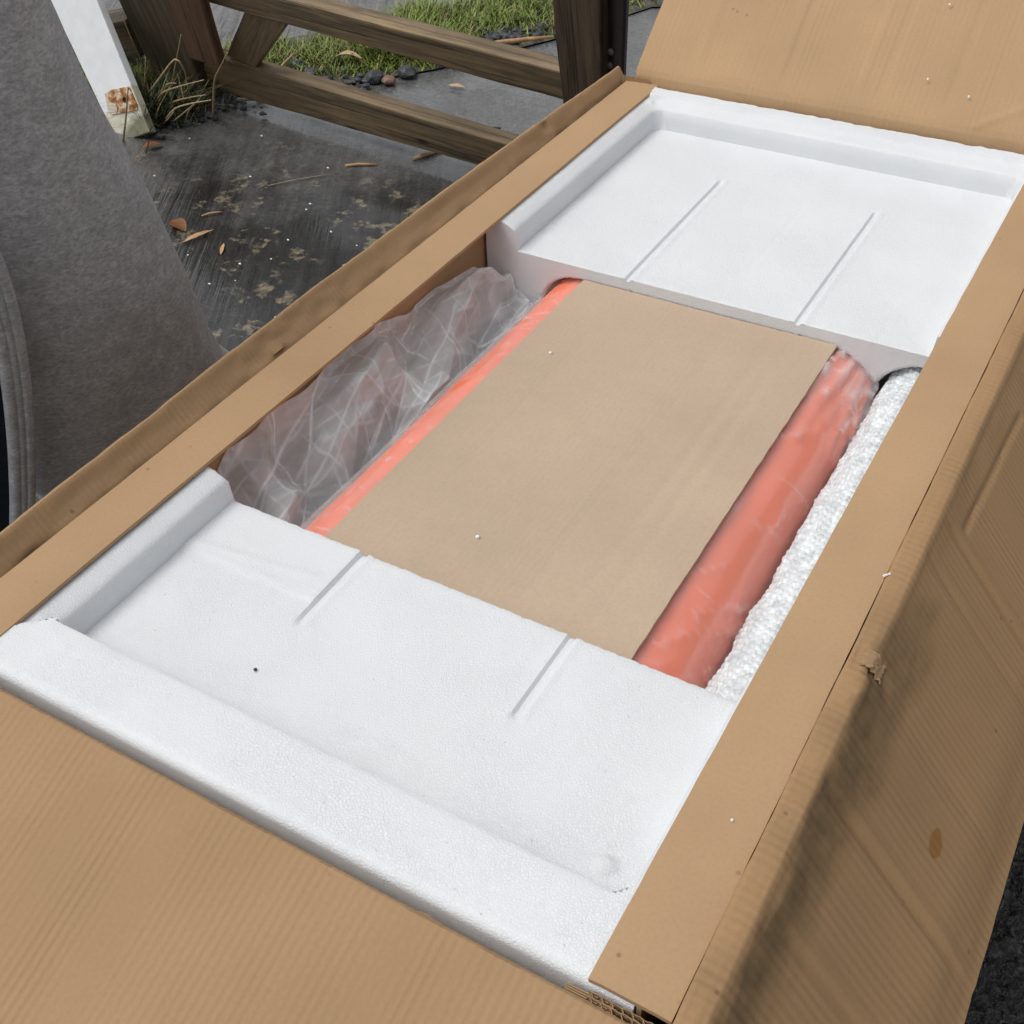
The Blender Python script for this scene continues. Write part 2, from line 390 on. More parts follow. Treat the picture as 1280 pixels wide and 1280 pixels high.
# ---------------------------------------------------------------- the ground
def sheet(name, px, z, mat, sub=None):
    pts = [at(x, y, z) for x, y in px]
    return tag(mesh(name, pts, [tuple(range(len(pts)))[::-1] if False else tuple(range(len(pts)))], mat), kind='structure')
g = MB(); g.add([(-90,-90,0),(90,-90,0),(90,90,0),(-90,90,0)], [(0,1,2,3)])
tag(g.build('ground', tarmac), kind='structure')
v, fc = grid(190, 400, lambda i, j: (lerp(-.02, .46, i/189), lerp(.40, 1.40, j/399),
    .012 + .012*abs(N3(lerp(-.02, .46, i/189)*42, lerp(.40, 1.40, j/399)*42, 1)) + .006*abs(N3(lerp(-.02, .46, i/189)*95, lerp(.40, 1.40, j/399)*95, 5)) - .014*(1 if i in (0, 189) or j in (0, 399) else 0)))
tag(mesh('wet_tarmac', v, fc, tarmac, None, True), kind='structure')
P = lambda x, y: at(x, y, 0)
lo = [P(x, y) for x, y in ((-900, 330), (-300, 190), (120, 128), (300, 108), (440, 108), (545, 90), (690, 53), (815, 12))]
lo.append(lo[-1] + Vector((1.2, .6, 0)))
hi = [P(x, y) for x, y in ((-900, 230), (-300, 120), (120, 85), (290, 64), (400, 44), (520, 24), (600, 0), (700, -60))]
hi.append(hi[-1] + Vector((1.2, .9, 0)))
def poly(name, pts, z, mat):
    return tag(mesh(name, [(p.x, p.y, z) for p in pts], [tuple(range(len(pts)))], mat), kind='structure')
# far pale slab, then near slabs
poly('far_slab', [hi[0]] + hi[1:] + [Vector((2, 14, 0)), Vector((-14, 16, 0))], .006, slab_grey)
mid = [P(x, y) for x, y in ((-900, 420), (-100, 240), (180, 205), (330, 172), (450, 232), (640, 250))]
near = [Vector((-.98, 2.0, 0)), Vector((-.45, -.6, 0)), Vector((-5, -.6, 0))]
poly('near_slab', lo + [Vector((-.2, 2.75, 0)), Vector((-.98, 2.75, 0))] + near, .004, slab_wet)
strip = MB()
for (a, b), (c_, d) in zip(zip(lo, lo[1:]), zip(hi, hi[1:])):
    strip.add([(a.x,a.y,.010),(b.x,b.y,.010),(d.x,d.y,.010),(c_.x,c_.y,.010)], [(0,1,2,3)])
tag(strip.build('verge_soil', soil), kind='structure')

# ---------------------------------------------------------------- the cardboard box
BX0, BX1, BY0, BY1 = -.957, -.122, .372, 1.992
box = empty('cardboard_box', (-.54, 1.18, 0), 'large open brown cardboard box with its flaps folded out, standing on wet ground', 'cardboard box')
b = MB(); b.box((BX0, BY0, .002), (BX1, BY1, .010)); b.build('base', card_wall, box)
def wall(name, a, c_): w = MB(); w.box(a, c_); return w.build(name, card_wall, box)
wall('side_wall', (BX0-.004, BY0, .010), (BX0+.004, BY1, T-.012))
wall('side_wall', (BX1-.004, BY0, .010), (BX1+.004, BY1, T-.022))
wall('end_wall', (BX0, BY0-.004, .012), (BX1, BY0+.004, T-.022))
wall('end_wall', (BX0, BY1-.004, .012), (BX1, BY1+.004, T-.022))
def arc_profile(pts):
    """list of (a, z) -> cumulative distances"""
    d = [0]
    for (x0, z0), (x1, z1) in zip(pts, pts[1:]): d.append(d[-1] + math.hypot(x1-x0, z1-z0))
    return d
def at_len(pts, d, s):
    for i in range(len(d)-1):
        if s <= d[i+1] or i == len(d)-2:
            t = (s - d[i]) / (d[i+1] - d[i]); return lerp(pts[i][0], pts[i+1][0], t), lerp(pts[i][1], pts[i+1][1], t), i
def thick(o, t, off=None):
    if off is None: off = -1 if sum(p.normal.z*p.area for p in o.data.polygons) > 0 else 1
    m = o.modifiers.new('solid', 'SOLIDIFY'); m.thickness = t; m.offset = off
    es = o.modifiers.new('split', 'EDGE_SPLIT'); es.split_angle = math.radians(50); return o
# right flap: hangs outwards at 52 degrees. Built in its own flat coordinates (x down the board, y along the fold)
e = math.radians(-52)
RPROF = [(-.1222, -.022), (-.1220, -.006), (-.1208, .0008), (-.117, .0026), (-.106, .0020), (-.0985, .0002), (-.0945, -.0040), (-.0912, -.0092)]
RPROF.append((RPROF[-1][0] + .276*math.cos(e), RPROF[-1][1] + .276*math.sin(e)))
RD = arc_profile(RPROF); bend_s = RD[-2]
def flat_flap(name, prof, dist, t0, t1, along, du, dv, disp, mat, parent, thk=.006, flip=False):
    """object whose LOCAL x = distance over the profile, y = along the fold; placed by per-vertex shape keys is avoided:
       the mesh is built in world space and a UV-like attribute is not needed because the material reads 'board' coordinates"""
    nu = int(dist[-1] / du) + 1; ss_ = [dist[-1]*i/(nu-1) for i in range(nu)]
    ss_ = sorted(set(ss_ + list(dist))); nu = len(ss_)
    nv = int((t1-t0)/dv) + 1; tt = [lerp(t0, t1, j/(nv-1)) for j in range(nv)]
    vs_, uv = [], []
    for t in tt:
        for s in ss_:
            a, z, i = at_len(prof, dist, s)
            (a0, z0), (a1, z1) = prof[i], prof[i+1]; L = math.hypot(a1-a0, z1-z0)
            na, nz = -(z1-z0)/L, (a1-a0)/L
            if flip: na, nz = -na, -nz
            if nz < 0 and abs(nz) > .3: na, nz = -na, -nz
            d = disp(s, t)
            da, dt, dn = d if isinstance(d, tuple) else (0, 0, d)
            a += na*dn + da; z += nz*dn
            vs_.append((a, t+dt, z+T) if along == 'y' else (t+dt, a, z+T)); uv.append((s, t, 0))
    fs = [(j*nu+i, j*nu+i+1, (j+1)*nu+i+1, (j+1)*nu+i) for j in range(nv-1) for i in range(nu-1)]
    if (along == 'x'): fs = [f[::-1] for f in fs]
    o = mesh(name, vs_, fs, mat, parent, True)
    at_ = o.data.attributes.new('board', 'FLOAT_VECTOR', 'POINT')
    flat = [c for p in uv for c in p]; at_.data.foreach_set('vector', flat)
    return o
def use_board(m):
    """make a material read the unfolded board position instead of object space"""
    t = m.node_tree
    for n in list(t.nodes):
        if n.type == 'TEX_COORD':
            a = t.nodes.new('ShaderNodeAttribute'); a.attribute_name = 'board'
            for l in list(n.outputs['Object'].links): t.links.new(a.outputs['Vector'], l.to_socket)
    return m
nR = Vector((-math.sin(e), 0, math.cos(e)))
PB = Vector((RPROF[-2][0], 0, RPROF[-2][1] + T))
dR = Vector((math.cos(e), 0, math.sin(e)))
def flap_uv(px, py):
    q = on(px, py, PB, nR); return (q - PB) @ dR, q.y
su = flap_uv(1165, 1055); SPOT = (su[0] + bend_s, su[1])
card_right = use_board(mat_card('kraft hanging flap', (0.35, 0.215, 0.108), flute=.0098, axis='y', stain=damp, fstr=.85))
CREASE = []                                           # (y position, strength, width) of creases along the flutes
for (x, y, a, w) in ((1025, 972, -.0048, .006), (1190, 660, -.0040, .005), (962, 1138, -.0030, .006), (1225, 800, -.0034, .005), (1110, 900, .0010, .01), (1262, 440, -.0015, .006)):
    CREASE.append((flap_uv(x, y)[1], a, w))
DA, DB = flap_uv(1275, 520), flap_uv(1208, 662)       # a crease that crosses the flutes
DC, DD = flap_uv(1075, 800), flap_uv(1118, 905)
TEAR = flap_uv(1078, 805)[1]
def segd(p, a, b_):
    ax, ay = a; bx, by = b_; L2 = (bx-ax)**2 + (by-ay)**2
    t = max(0, min(1, ((p[0]-ax)*(bx-ax) + (p[1]-ay)*(by-ay)) / L2))
    return math.hypot(p[0]-ax-t*(bx-ax), p[1]-ay-t*(by-ay))
def dispR(s, t):
    f = s - bend_s; d = 0
    k = ss(-.012, .04, f) * (1 - .8*ss(.19, .27, f))
    for (y0, a, w) in CREASE:
        q = (t - y0 - .02*f) / w
        d += a * k * (math.exp(-q*q) * 1.0 - .45*math.exp(-(q-1.6)**2) - .0)
    d -= .0030 * math.exp(-(segd((f, t), DA, DB)/.004)**2)
    d += .004 * k * N3(t*2.3, f*3, 5) + .0012 * k * N3(t*14, f*5, 9)
    d += (1-k) * (.0012*N3(t*9, s*30, 2) + .0006*N3(t*45, s*60, 4))
    tr = (t - TEAR)
    if abs(tr) < .06:
        w = math.exp(-(tr/.016)**2) * math.exp(-((s - bend_s + .006)/.018)**2)
        d += w * (-.004 + .006*N3(t*90, s*90, 1)) + .003 * math.exp(-((tr-.014)/.005)**2) * math.exp(-((s-bend_s)/.014)**2)
    sag = .012 * k * (f/.3) ** 2
    return d + sag
rf = flat_flap('side_flap', RPROF, RD, .378, 2.03, 'y', .004, .0045, dispR, card_right, box)
pv = []
for j in range(13):
    for i in range(15):
        s_ = lerp(.036, .064, i/14) + .003*N3(j*.6, i*.1, 2); t_ = TEAR - .011 + .022*j/12 + .0025*N3(i*.5, j*.2, 4)
        a, z, k = at_len(RPROF, RD, s_); (a0, z0), (a1, z1) = RPROF[k], RPROF[k+1]; L = math.hypot(a1-a0, z1-z0)
        lift = .0010 + .0020*N3(i*.5, j*.5, 6)
        pv.append((a - (z1-z0)/L*lift, t_, z + (a1-a0)/L*lift + T))
tp = mesh('torn_patch', pv, [(j*15+i, j*15+i+1, (j+1)*15+i+1, (j+1)*15+i) for j in range(12) for i in range(14)], card_edge, box, True); thick(tp, .0012)
thick(rf, .006); rf['label'] = 'right-hand flap hanging down outside the box, creased and stained dark along its fold'
# left rim: wall folds over and its flap hangs outside
LPROF = [(-.940, -.040), (-.942, -.012), (-.946, -.001), (-.9545, .0145), (-.957, .0172), (-.9605, .0172), (-.963, .0145), (-.966, -.008), (-.980, -.12), (-.990, -.33)]
LPROF2 = [(-a, z) for a, z in LPROF]; LD = arc_profile(LPROF2)
def bowL(t):
    u = (t - .38) / 1.62
    return -.016 * math.sin(math.pi * min(1, max(0, u))) - .006*(1-u) + .0022*N3(t*6, 1, 3) + .001*N3(t*22, 4, 3)
def dispL(s, t):
    return (bowL(t) * ss(.01, .045, s), 0, .0012*N3(t*18, s*40, 7) + .0006*N3(t*60, s*70, 7) + .0035*N3(t*34, s*55, 17)*math.exp(-((t-1.0)/.16)**2)*(1-ss(.045, .06, s)) - .004*math.exp(-((t-1.72)/.012)**2) * math.exp(-((s-.052)/.012)**2))
lprof_neg = LPROF; LDn = arc_profile(lprof_neg)
card_left = use_board(mat_card('kraft left flap', (0.37, 0.235, 0.125), flute=.0085, axis='y', fstr=.45))
lf = flat_flap('side_flap', lprof_neg, LDn, .36, 2.0, 'y', .005, .006, dispL, card_left, box)
thick(lf, .005, 1); lf['label'] = 'left-hand flap folded down outside the box'
# near flap: drops away from the fold by 20 degrees
e2 = math.radians(20)
NPROF = [(-.3745, -.03), (-.3742, -.012), (-.3722, -.005), (-.368, -.002), (-.362, -.003)]
NPROF = [(-a, z) for a, z in [(.3755, -.03), (.3752, -.012), (.3735, -.005), (.3695, -.002), (.3640, -.0032)]]
NPROF.append((NPROF[-1][0] + .42*math.cos(e2), NPROF[-1][1] - .42*math.sin(e2)))
NP = [(-a, z) for a, z in NPROF]; ND = arc_profile(NP)
card_near = use_board(mat_card('kraft near flap', (0.350, 0.222, 0.119), flute=.0085, axis='y', fstr=.8))  # base darkened to stand for the viewer's own shade over the near end
def dispN(s, t):
    k = ss(.035, .09, s)
    return .003*k*N3(t*3, s*3, 11) + .0006*N3(t*20, s*4, 12)
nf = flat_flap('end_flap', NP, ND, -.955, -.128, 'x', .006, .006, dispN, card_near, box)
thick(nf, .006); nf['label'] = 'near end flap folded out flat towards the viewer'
# far flap: stands up and leans back, 39 degrees above level
e3 = math.radians(39)
FPROF = [(1.984, -.035), (1.9865, -.004), (1.990, .012), (1.996, .022), (2.004, .030)]
FPROF.append((FPROF[-1][0] + .42*math.cos(e3), FPROF[-1][1] + .42*math.sin(e3))); FD = arc_profile(FPROF)
card_farb = use_board(mat_card('kraft far flap board', (0.43, 0.283, 0.156), flute=.0105, axis='y', fstr=.5))
FC = []
for (x, y) in ((972, 116), (1000, 30), (1210, 60), (880, 60), (1128, 40), (1075, 110)):
    q = on(x, y, Vector((0, FPROF[-2][0], FPROF[-2][1]+T)), Vector((0, -math.sin(e3), math.cos(e3)))); FC.append(q.x)
dA = on(1220, 158, Vector((0, 2.004, .63)), Vector((0, -math.sin(e3), math.cos(e3)))); dB = on(1280, 138, Vector((0, 2.004, .63)), Vector((0, -math.sin(e3), math.cos(e3))))
def dispF(s, t):
    k = ss(FD[-2]-.01, FD[-2]+.05, s); d = 0
    for i, x0 in enumerate(FC):
        q = (t-x0)/.007; d += k * .0016 * (1 if i % 2 else -1) * math.exp(-q*q)
    f = s - FD[-2]; yq = 2.004 + f*math.cos(e3)
    d += .0025*math.exp(-(segd((t, yq), (dA.x, dA.y), (dB.x, dB.y))/.005)**2)
    d += .006*k*N3(t*2.6, s*3, 21) + .0012*N3(t*9, s*9, 22) + .0015*(1-k)*N3(t*14, s*30, 23)
    return d
ff = flat_flap('end_flap', FPROF, FD, -.918, -.13, 'x', .005, .005, dispF, card_farb, box)
thick(ff, .006); ff['label'] = 'far end flap standing up and leaning back'
# exposed flutes where the corners are torn
def flutes(x0, x1, y0, z0, hgt, layers, pitch, dep, name='torn_corner'):
    m = MB(); n = int((x1-x0)/pitch*6)
    for L in range(layers):
        yb = y0 + L*dep
        for k in range(2):
            yy = yb + k*dep*.9
            pts = [(lerp(x0, x1, i/n), yy + .0007*N3(i*.35, L, k), z0 + .002*N3(i*.2, L, 3)) for i in range(n+1)]
            m.add([p for p in pts] + [(p[0], p[1]+.0005, p[2]) for p in pts] + [(p[0], p[1], p[2]-hgt) for p in pts],
                  [(i, i+1, n+1+i+1, n+1+i) for i in range(n)] + [(i, i+1, 2*(n+1)+i+1, 2*(n+1)+i) for i in range(n)])
        pts = [(lerp(x0, x1, i/n), yb + dep*.45 + dep*.42*math.sin(2*math.pi*i/6 + L), z0 - .0005 + .0018*N3(i*.3, L, 8)) for i in range(n+1)]
        m.add(pts + [(p[0]+.0004, p[1]+.0006, p[2]) for p in pts] + [(p[0], p[1], p[2]-hgt) for p in pts],
              [(i, i+1, n+1+i+1, n+1+i) for i in range(n)] + [(i, i+1, 2*(n+1)+i+1, 2*(n+1)+i) for i in range(n)])
    return m.build(name, card_edge, box)
flutes(-.186, -.118, .3735, T-.006, .02, 2, .0085, .0045)
flutes(-.945, -.885, 1.9855, T+.006, .02, 1, .0075, .0045)
m_ = MB()
for i in range(4):                                   # torn liner stub beside the near corner
    m_.add([(-.205, .3745+i*.0022, T-.009-i*.001), (-.165, .3745+i*.0022, T-.008), (-.165, .3745+i*.0022, T-.04), (-.205, .3745+i*.0022, T-.04)], [(0,1,2,3)])
thick(m_.build('torn_liner', card_edge, box), .0012)

# ---------------------------------------------------------------- flat strips along the two long sides (inner liners)
def liner(x0, x1, xw, y0, y1, label):
    o = empty('edge_liner', ((x0+x1)/2, (y0+y1)/2, T-.3), label, 'cardboard strip', 'cardboard strips along the long sides')
    n = 120
    def f(i, j):
        y = lerp(y0, y1, i/(n-1)); x = lerp(x0, x1, j/6)
        edge = (1 if j == 6 else -1 if j == 0 else 0)
        return (x + edge*.0006*N3(y*25, x*9, 3), y, T + .0012*N3(y*3, x*20, 2) - (.0012 if abs(edge) else 0))
    v, fc = grid(n, 7, f)
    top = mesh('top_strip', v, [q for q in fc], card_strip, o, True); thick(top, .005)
    w = MB(); w.box((xw-.002, y0, T-.42), (xw+.002, y1, T-.0065)); w.build('inner_wall', card_wall, o)
    return o
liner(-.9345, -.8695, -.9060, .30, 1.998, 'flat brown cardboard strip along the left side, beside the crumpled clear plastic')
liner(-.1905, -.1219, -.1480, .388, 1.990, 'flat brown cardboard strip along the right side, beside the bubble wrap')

# ---------------------------------------------------------------- polystyrene end trays
FX0, FX1 = -.842, -.2005
ZF = -.052
def uni(a, b_, step, extra):
    n = max(1, int(round((b_-a)/step))); l = [lerp(a, b_, i/n) for i in range(n+1)]
    ex = [x for x in extra if a <= x <= b_]
    l = [x for x in l if all(abs(x-q) > step*.45 for q in ex) or x in (a, b_)]
    return sorted(set(l + ex))
def rimprof(d, kind):
    if d <= 0: return ZF
    if kind == 'side': return pl([(0, ZF), (.003, -.020), (.008, -.0155), (.020, -.009), (.026, -.0068), (.06, -.0065)], d)
    if kind == 'far': return pl([(0, ZF), (.004, -.018), (.009, -.0145), (.034, -.010), (.040, -.002), (.06, -.0012)], d)
    return pl([(0, ZF), (.003, -.0040), (.006, -.0033), (.012, -.0030), (.5, -.003)], d)
def groove(x, y, x0, ya, yb, w=.0055, dep=.0035, ridge=.0016):
    if y < ya - .006 or y > yb + .006: return 0
    e_ = ss(ya-.005, ya+.004, y) * (1 - ss(yb-.004, yb+.005, y))
    q = abs(x-x0)
    return -dep*e_*(1-ss(w*.45, w, q)) + ridge*e_*math.exp(-((q-w*1.5)/(w*.6))**2)
def foam_tray(name, label, near):
    y0, y1 = (.3865, .733) if near else (1.410, 1.979)
    gx = (-.651, -.386)
    ex = [FX0+d for d in (0, -.003, -.008, -.020, -.026)] + [FX1+d for d in (0, .003, .008, .02)]
    for q in gx: ex += [q-.0055, q-.0025, q, q+.0025, q+.0055]
    ey = ([.466+d for d in (0, -.003, -.006, -.012)] + [.3868, .3876, .389, .391, .394, .398, .403, .408]) if near else [1.921+d for d in (0, .004, .009, .034, .040)]
    xs = uni(-.898, -.152, .004, ex); ys = uni(y0, y1, .004, ey)
    yin = .466 if near else 1.921
    rnub = at(757, 1082, T+ZF)
    def hz(x, y):
        dx = max(FX0 - x, x - FX1); dy = (yin - y) if near else (y - yin)
        r = .016
        ax, ay = dx + r, dy + r
        d = (math.hypot(max(ax, 0), max(ay, 0)) - r) if (ax > 0 and ay > 0) else max(dx, dy)
        if near: kind = 'near' if (dy > dx - .002 or (dy > -.02 and x > -.5)) else 'side'
        else: kind = 'far' if dy > dx else 'side'
        z = rimprof(d, kind)
        if d <= 0:
            if near:
                for q in gx: z += groove(x, y, q, .612, .80)
                z += .0022 * (1-ss(-.658, -.654, x)) * ss(.640, .646, y)
                z += .0012 * math.exp(-((y - .665 - .12*(x+.75))/.004)**2) * (1-ss(-.68, -.66, x))
                z += .005*(1 - ss(.006, .011, math.hypot(x-rnub.x, (y-rnub.y)*1.0)))
            else:
                for q in gx: z += groove(x, y, q, 1.30, 1.776)
                z -= .0010*math.exp(-((x + .50 - .012*(y-1.5))/.0022)**2) * ss(1.50, 1.53, y)*(1-ss(1.72, 1.75, y))
            z += .0005*N3(x*5, y*5, 3) + .0001*N3(x*60, y*60, 5)
        else:
            z += .0005*N3(x*9, y*9, 31) + .00035*N3(x*70, y*70, 33)
        if near:
            q = y - y0
            if q < .011: z -= .011 - math.sqrt(max(0, .011**2 - (.011-q)**2))
            if d > 0 and kind == 'side' and x < -.5: z -= .002
        return z
    nx, ny = len(xs), len(ys)
    def f(i, j):
        x, y = xs[i], ys[j]; z = hz(x, y)
        if near and j == ny-1: y += .0014*N3(x*55, 1, 1) + .0012*N3(x*170, 1, 2); z -= .0012
        if not near and j == ny-1: y += .0012*N3(x*60, 2, 1); z += .0012*N3(x*80, 2, 4) - .0022*max(0, N3(x*28, 5, 4))
        if not near and j == 0: y += .0006*N3(x*90, 1, 7); z -= .0008
        return (x, y, z + T)
    v, fc = grid(nx, ny, f)
    root = empty(name, (-.52, (y0+y1)/2, T-.35), label, 'foam tray')
    zb = T - .36
    # skirts
    def skirt(idx, flip):
        n = len(v); pts = [v[i] for i in idx]
        v.extend([(p[0], p[1], zb) for p in pts])
        for k in range(len(idx)-1):
            q = (idx[k], idx[k+1], n+k+1, n+k); fc.append(q[::-1] if not flip else q)
    skirt([j*nx for j in range(ny)], True); skirt([j*nx+nx-1 for j in range(ny)], False)
    if near: skirt(list(range(nx)), False); skirt([(ny-1)*nx+i for i in range(nx)], True)
    else: skirt([(ny-1)*nx+i for i in range(nx)], True)
    o = mesh('tray', v, fc, foam, root, True)
    if hasattr(o.data, 'set_sharp_from_angle'): o.data.set_sharp_from_angle(angle=math.radians(50))
    if not near:
        # inner face, with recesses that take the ends of the wrapped body and of the roll
        rows = 90
        def g_(i, j):
            x = xs[i]; zt = v[i][2] - T; z = lerp(zt, -.35, (j/rows)**1.3) 
            d = sec_dist(x, z) - .005
            d2 = math.hypot(x - ROLL[0], z - ROLL[1]) - (ROLL[2] + .005)
            k = max(1 - ss(-.004, .001, d), 1 - ss(-.004, .001, d2))
            big = max(0, 1 - ss(0, .004, max(-.855 - x, x + .20, z + .085 + .03*math.sin(x*0))))
            y = v[i][1] + .07*k
            return (x, y, z + T)
        vv, ff_ = grid(nx, rows+1, g_)
        o2 = mesh('inner_face', vv, [q[::-1] for q in ff_], foam, root, True)
    return root
# wrapped body cross-section: rounded box centred on x = -.52
CX, HW, TOPZ, RAD, RADL = -.526, .266, -.080, .088, .058
def sec_dist(x, z):
    R_ = RAD if x > CX else RADL
    qx = abs(x - CX) - (HW - R_); qz = abs(z - (TOPZ - .25)) - (.25 - R_)
    return math.hypot(max(qx, 0), max(qz, 0)) + min(max(qx, qz), 0) - R_
ROLL = (-.198, -.140, .062)
foam_tray('foam_tray', 'near white polystyrene tray with a broad flat rim, beside the flap in front', True)
foam_tray('foam_tray', 'far white polystyrene tray with two long grooves, beside the raised flap', False)

# ---------------------------------------------------------------- orange body, bag, sheet, bubble wrap
def section(n_arc=14, off=0):
    """right to left over the top, (x, z) pairs plus outward normal"""
    pts = []
    pts += [(CX+HW+off, z, 1, 0) for z in (-.42, -.36, -.30, -.25, -.22, -.20)]
    for k in range(n_arc+1):
        a = math.pi/2*k/n_arc; pts.append((CX+HW-RAD+(RAD+off)*math.cos(a), TOPZ-RAD+(RAD+off)*math.sin(a), math.cos(a), math.sin(a)))
    m = 26
    for k in range(1, m):
        pts.append((lerp(CX+HW-RAD, CX-HW+RADL, k/m), TOPZ+off, 0, 1))
    for k in range(n_arc+1):
        a = math.pi/2 + math.pi/2*k/n_arc; pts.append((CX-HW+RADL+(RADL+off)*math.cos(a), TOPZ-RADL+(RADL+off)*math.sin(a), math.cos(a), math.sin(a)))
    pts += [(CX-HW-off, z, -1, 0) for z in (-.20, -.22, -.25, -.30, -.36, -.42)]
    return pts
def crumple(x, y, seed):
    """flat facets meeting in sharp folds"""
    r = random.Random(seed); h = 0
    for k in range(5):
        a = r.uniform(0, math.pi); f = r.uniform(9, 30); ph = r.uniform(0, 9)
        u = (x*math.cos(a) + y*math.sin(a)) * f + ph + .35*N3(x*7+k, y*7, seed)
        tri = abs((u % 2) - 1); h += (tri - .5) / f
    return h
loose = [(-.791, -.121), (-.797, -.138), (-.807, -.146), (-.818, -.139), (-.836, -.116), (-.853, -.092), (-.870, -.070), (-.884, -.056), (-.893, -.047), (-.897, -.034)]
secb = section(18, .0035)
secb = [q for q in secb if not (q[0] < CX and q[2] < 0 and q[1] < -.121)][4:]
dl = arc_profile(loose)
nl = 110
rw = random.Random(9); WR = []
for k in range(34):                                   # single creases on the right-hand side: (y, depth coordinate) segments
    y0_ = rw.uniform(.74, 1.36); u0 = rw.uniform(.0, .15); an_ = rw.choice((rw.uniform(-.5, .5), rw.uniform(.6, 1.2), rw.uniform(1.3, 1.8))); L_ = rw.uniform(.03, .13)
    WR.append(((y0_, u0), (y0_ + L_*math.cos(an_), u0 + L_*math.sin(an_)), rw.uniform(.0007, .0020), rw.uniform(.0025, .006)))
for k in range(13):                                   # gathers that fan out from the far end
    u1 = lerp(-.01, .16, k/12) + rw.uniform(-.006, .006)
    WR.append(((1.44, .5*u1 + .04), (1.44 - rw.uniform(.10, .24), u1 + rw.uniform(-.03, .03)), rw.uniform(.0018, .0042), rw.uniform(.003, .006)))
def wrinkle(y, x, z):
    if x < CX + HW - RAD - .03:
        return .0016*(abs(((y*6 + x*34 + .8*N3(y*5, x*8, 1)) % 2) - 1) - .5) + .0012*(abs(((y*15 - x*50 + N3(y*8, 1, 2)) % 2) - 1) - .5) if x < CX - HW + RADL else 0
    u = (x - (CX + HW - RAD)) + (TOPZ - z); h_ = 0
    for (a_, b_, hh, w_) in WR:
        d_ = segd((y, u), a_, b_)
        if d_ < w_*3: h_ += hh*max(0, 1 - d_/w_/3)**1.5
    return h_ + .0012*N3(y*8, u*18, 5)
sec = section(30)
ysb = [lerp(.72, 1.462, j/380) for j in range(381)]
v, fc = grid(len(sec), len(ysb), lambda i, j: (sec[i][0] + sec[i][2]*(.85*wrinkle(ysb[j], sec[i][0], sec[i][1]) - .0018), ysb[j], sec[i][1] + sec[i][3]*(.85*wrinkle(ysb[j], sec[i][0], sec[i][1]) - .0018) + T) if ysb[j] < 1.43 else (
    lerp(sec[i][0], CX, .45*((ysb[j]-1.43)/.032)**2 * .1), ysb[j], sec[i][1] + T - .01*((ysb[j]-1.43)/.032)**2))
body = mesh('orange_body', v, fc, orange, None, True)
body.data.materials.append(mat_simple('grey side against orange bounce', (.36, .33, .33), .5, 12, .1))  # grey added on the lower left side to cut orange bounce light
for p_ in body.data.polygons:
    c0 = p_.center
    if c0.x < CX - HW + .012 and c0.z < T - .122: p_.material_index = 1
tag(body, 'orange round-sided body wrapped in clear plastic under the brown cardboard sheet', 'packed item')
def creaseline(x, y, seed, wd):  # thin white crease lines for the haze: folded film and painted glints
    r_ = random.Random(seed); m_ = 0
    for k in range(5):
        a = r_.uniform(0, math.pi); f = r_.uniform(9, 30); ph = r_.uniform(0, 9)
        u = (x*math.cos(a) + y*math.sin(a)) * f + ph + .35*N3(x*7+k, y*7, seed)
        d = min(u % 1, 1 - u % 1)/f
        if d < wd: m_ = max(m_, (1 - d/wd) * max(0, .15 + 1.6*N3(x*11, y*11, k*3.7)))
    return m_
def foldline(y, x, z):
    if x < CX + HW - RAD - .03: return (.55*max(creaseline(x*2.2, y*.45, 41, .0018), creaseline(x*1.2, y*1.1, 43, .0012)) + .12*max(0, N3(y*9, x*40, 2))) if x < CX - HW + RADL + .01 else 0.0
    u = (x - (CX + HW - RAD)) + (TOPZ - z); m_ = 0
    for q, (a_, b_, hh, w_) in enumerate(WR):
        d_ = segd((y, u), a_, b_)
        if d_ < .0035: m_ = max(m_, (1 - d_/.0035)**1.5 * (.8 if q >= 34 else .28))
    g_ = ss(1.20, 1.36, y) * (.10 + .38*max(0, N3(y*16, u*30, 4) + .15)) * ss(.0, .05, u)
    return min(1, m_ + g_)
vb = []; FOLD = []; nyb = 400; yb0, yb1 = .722, 1.462
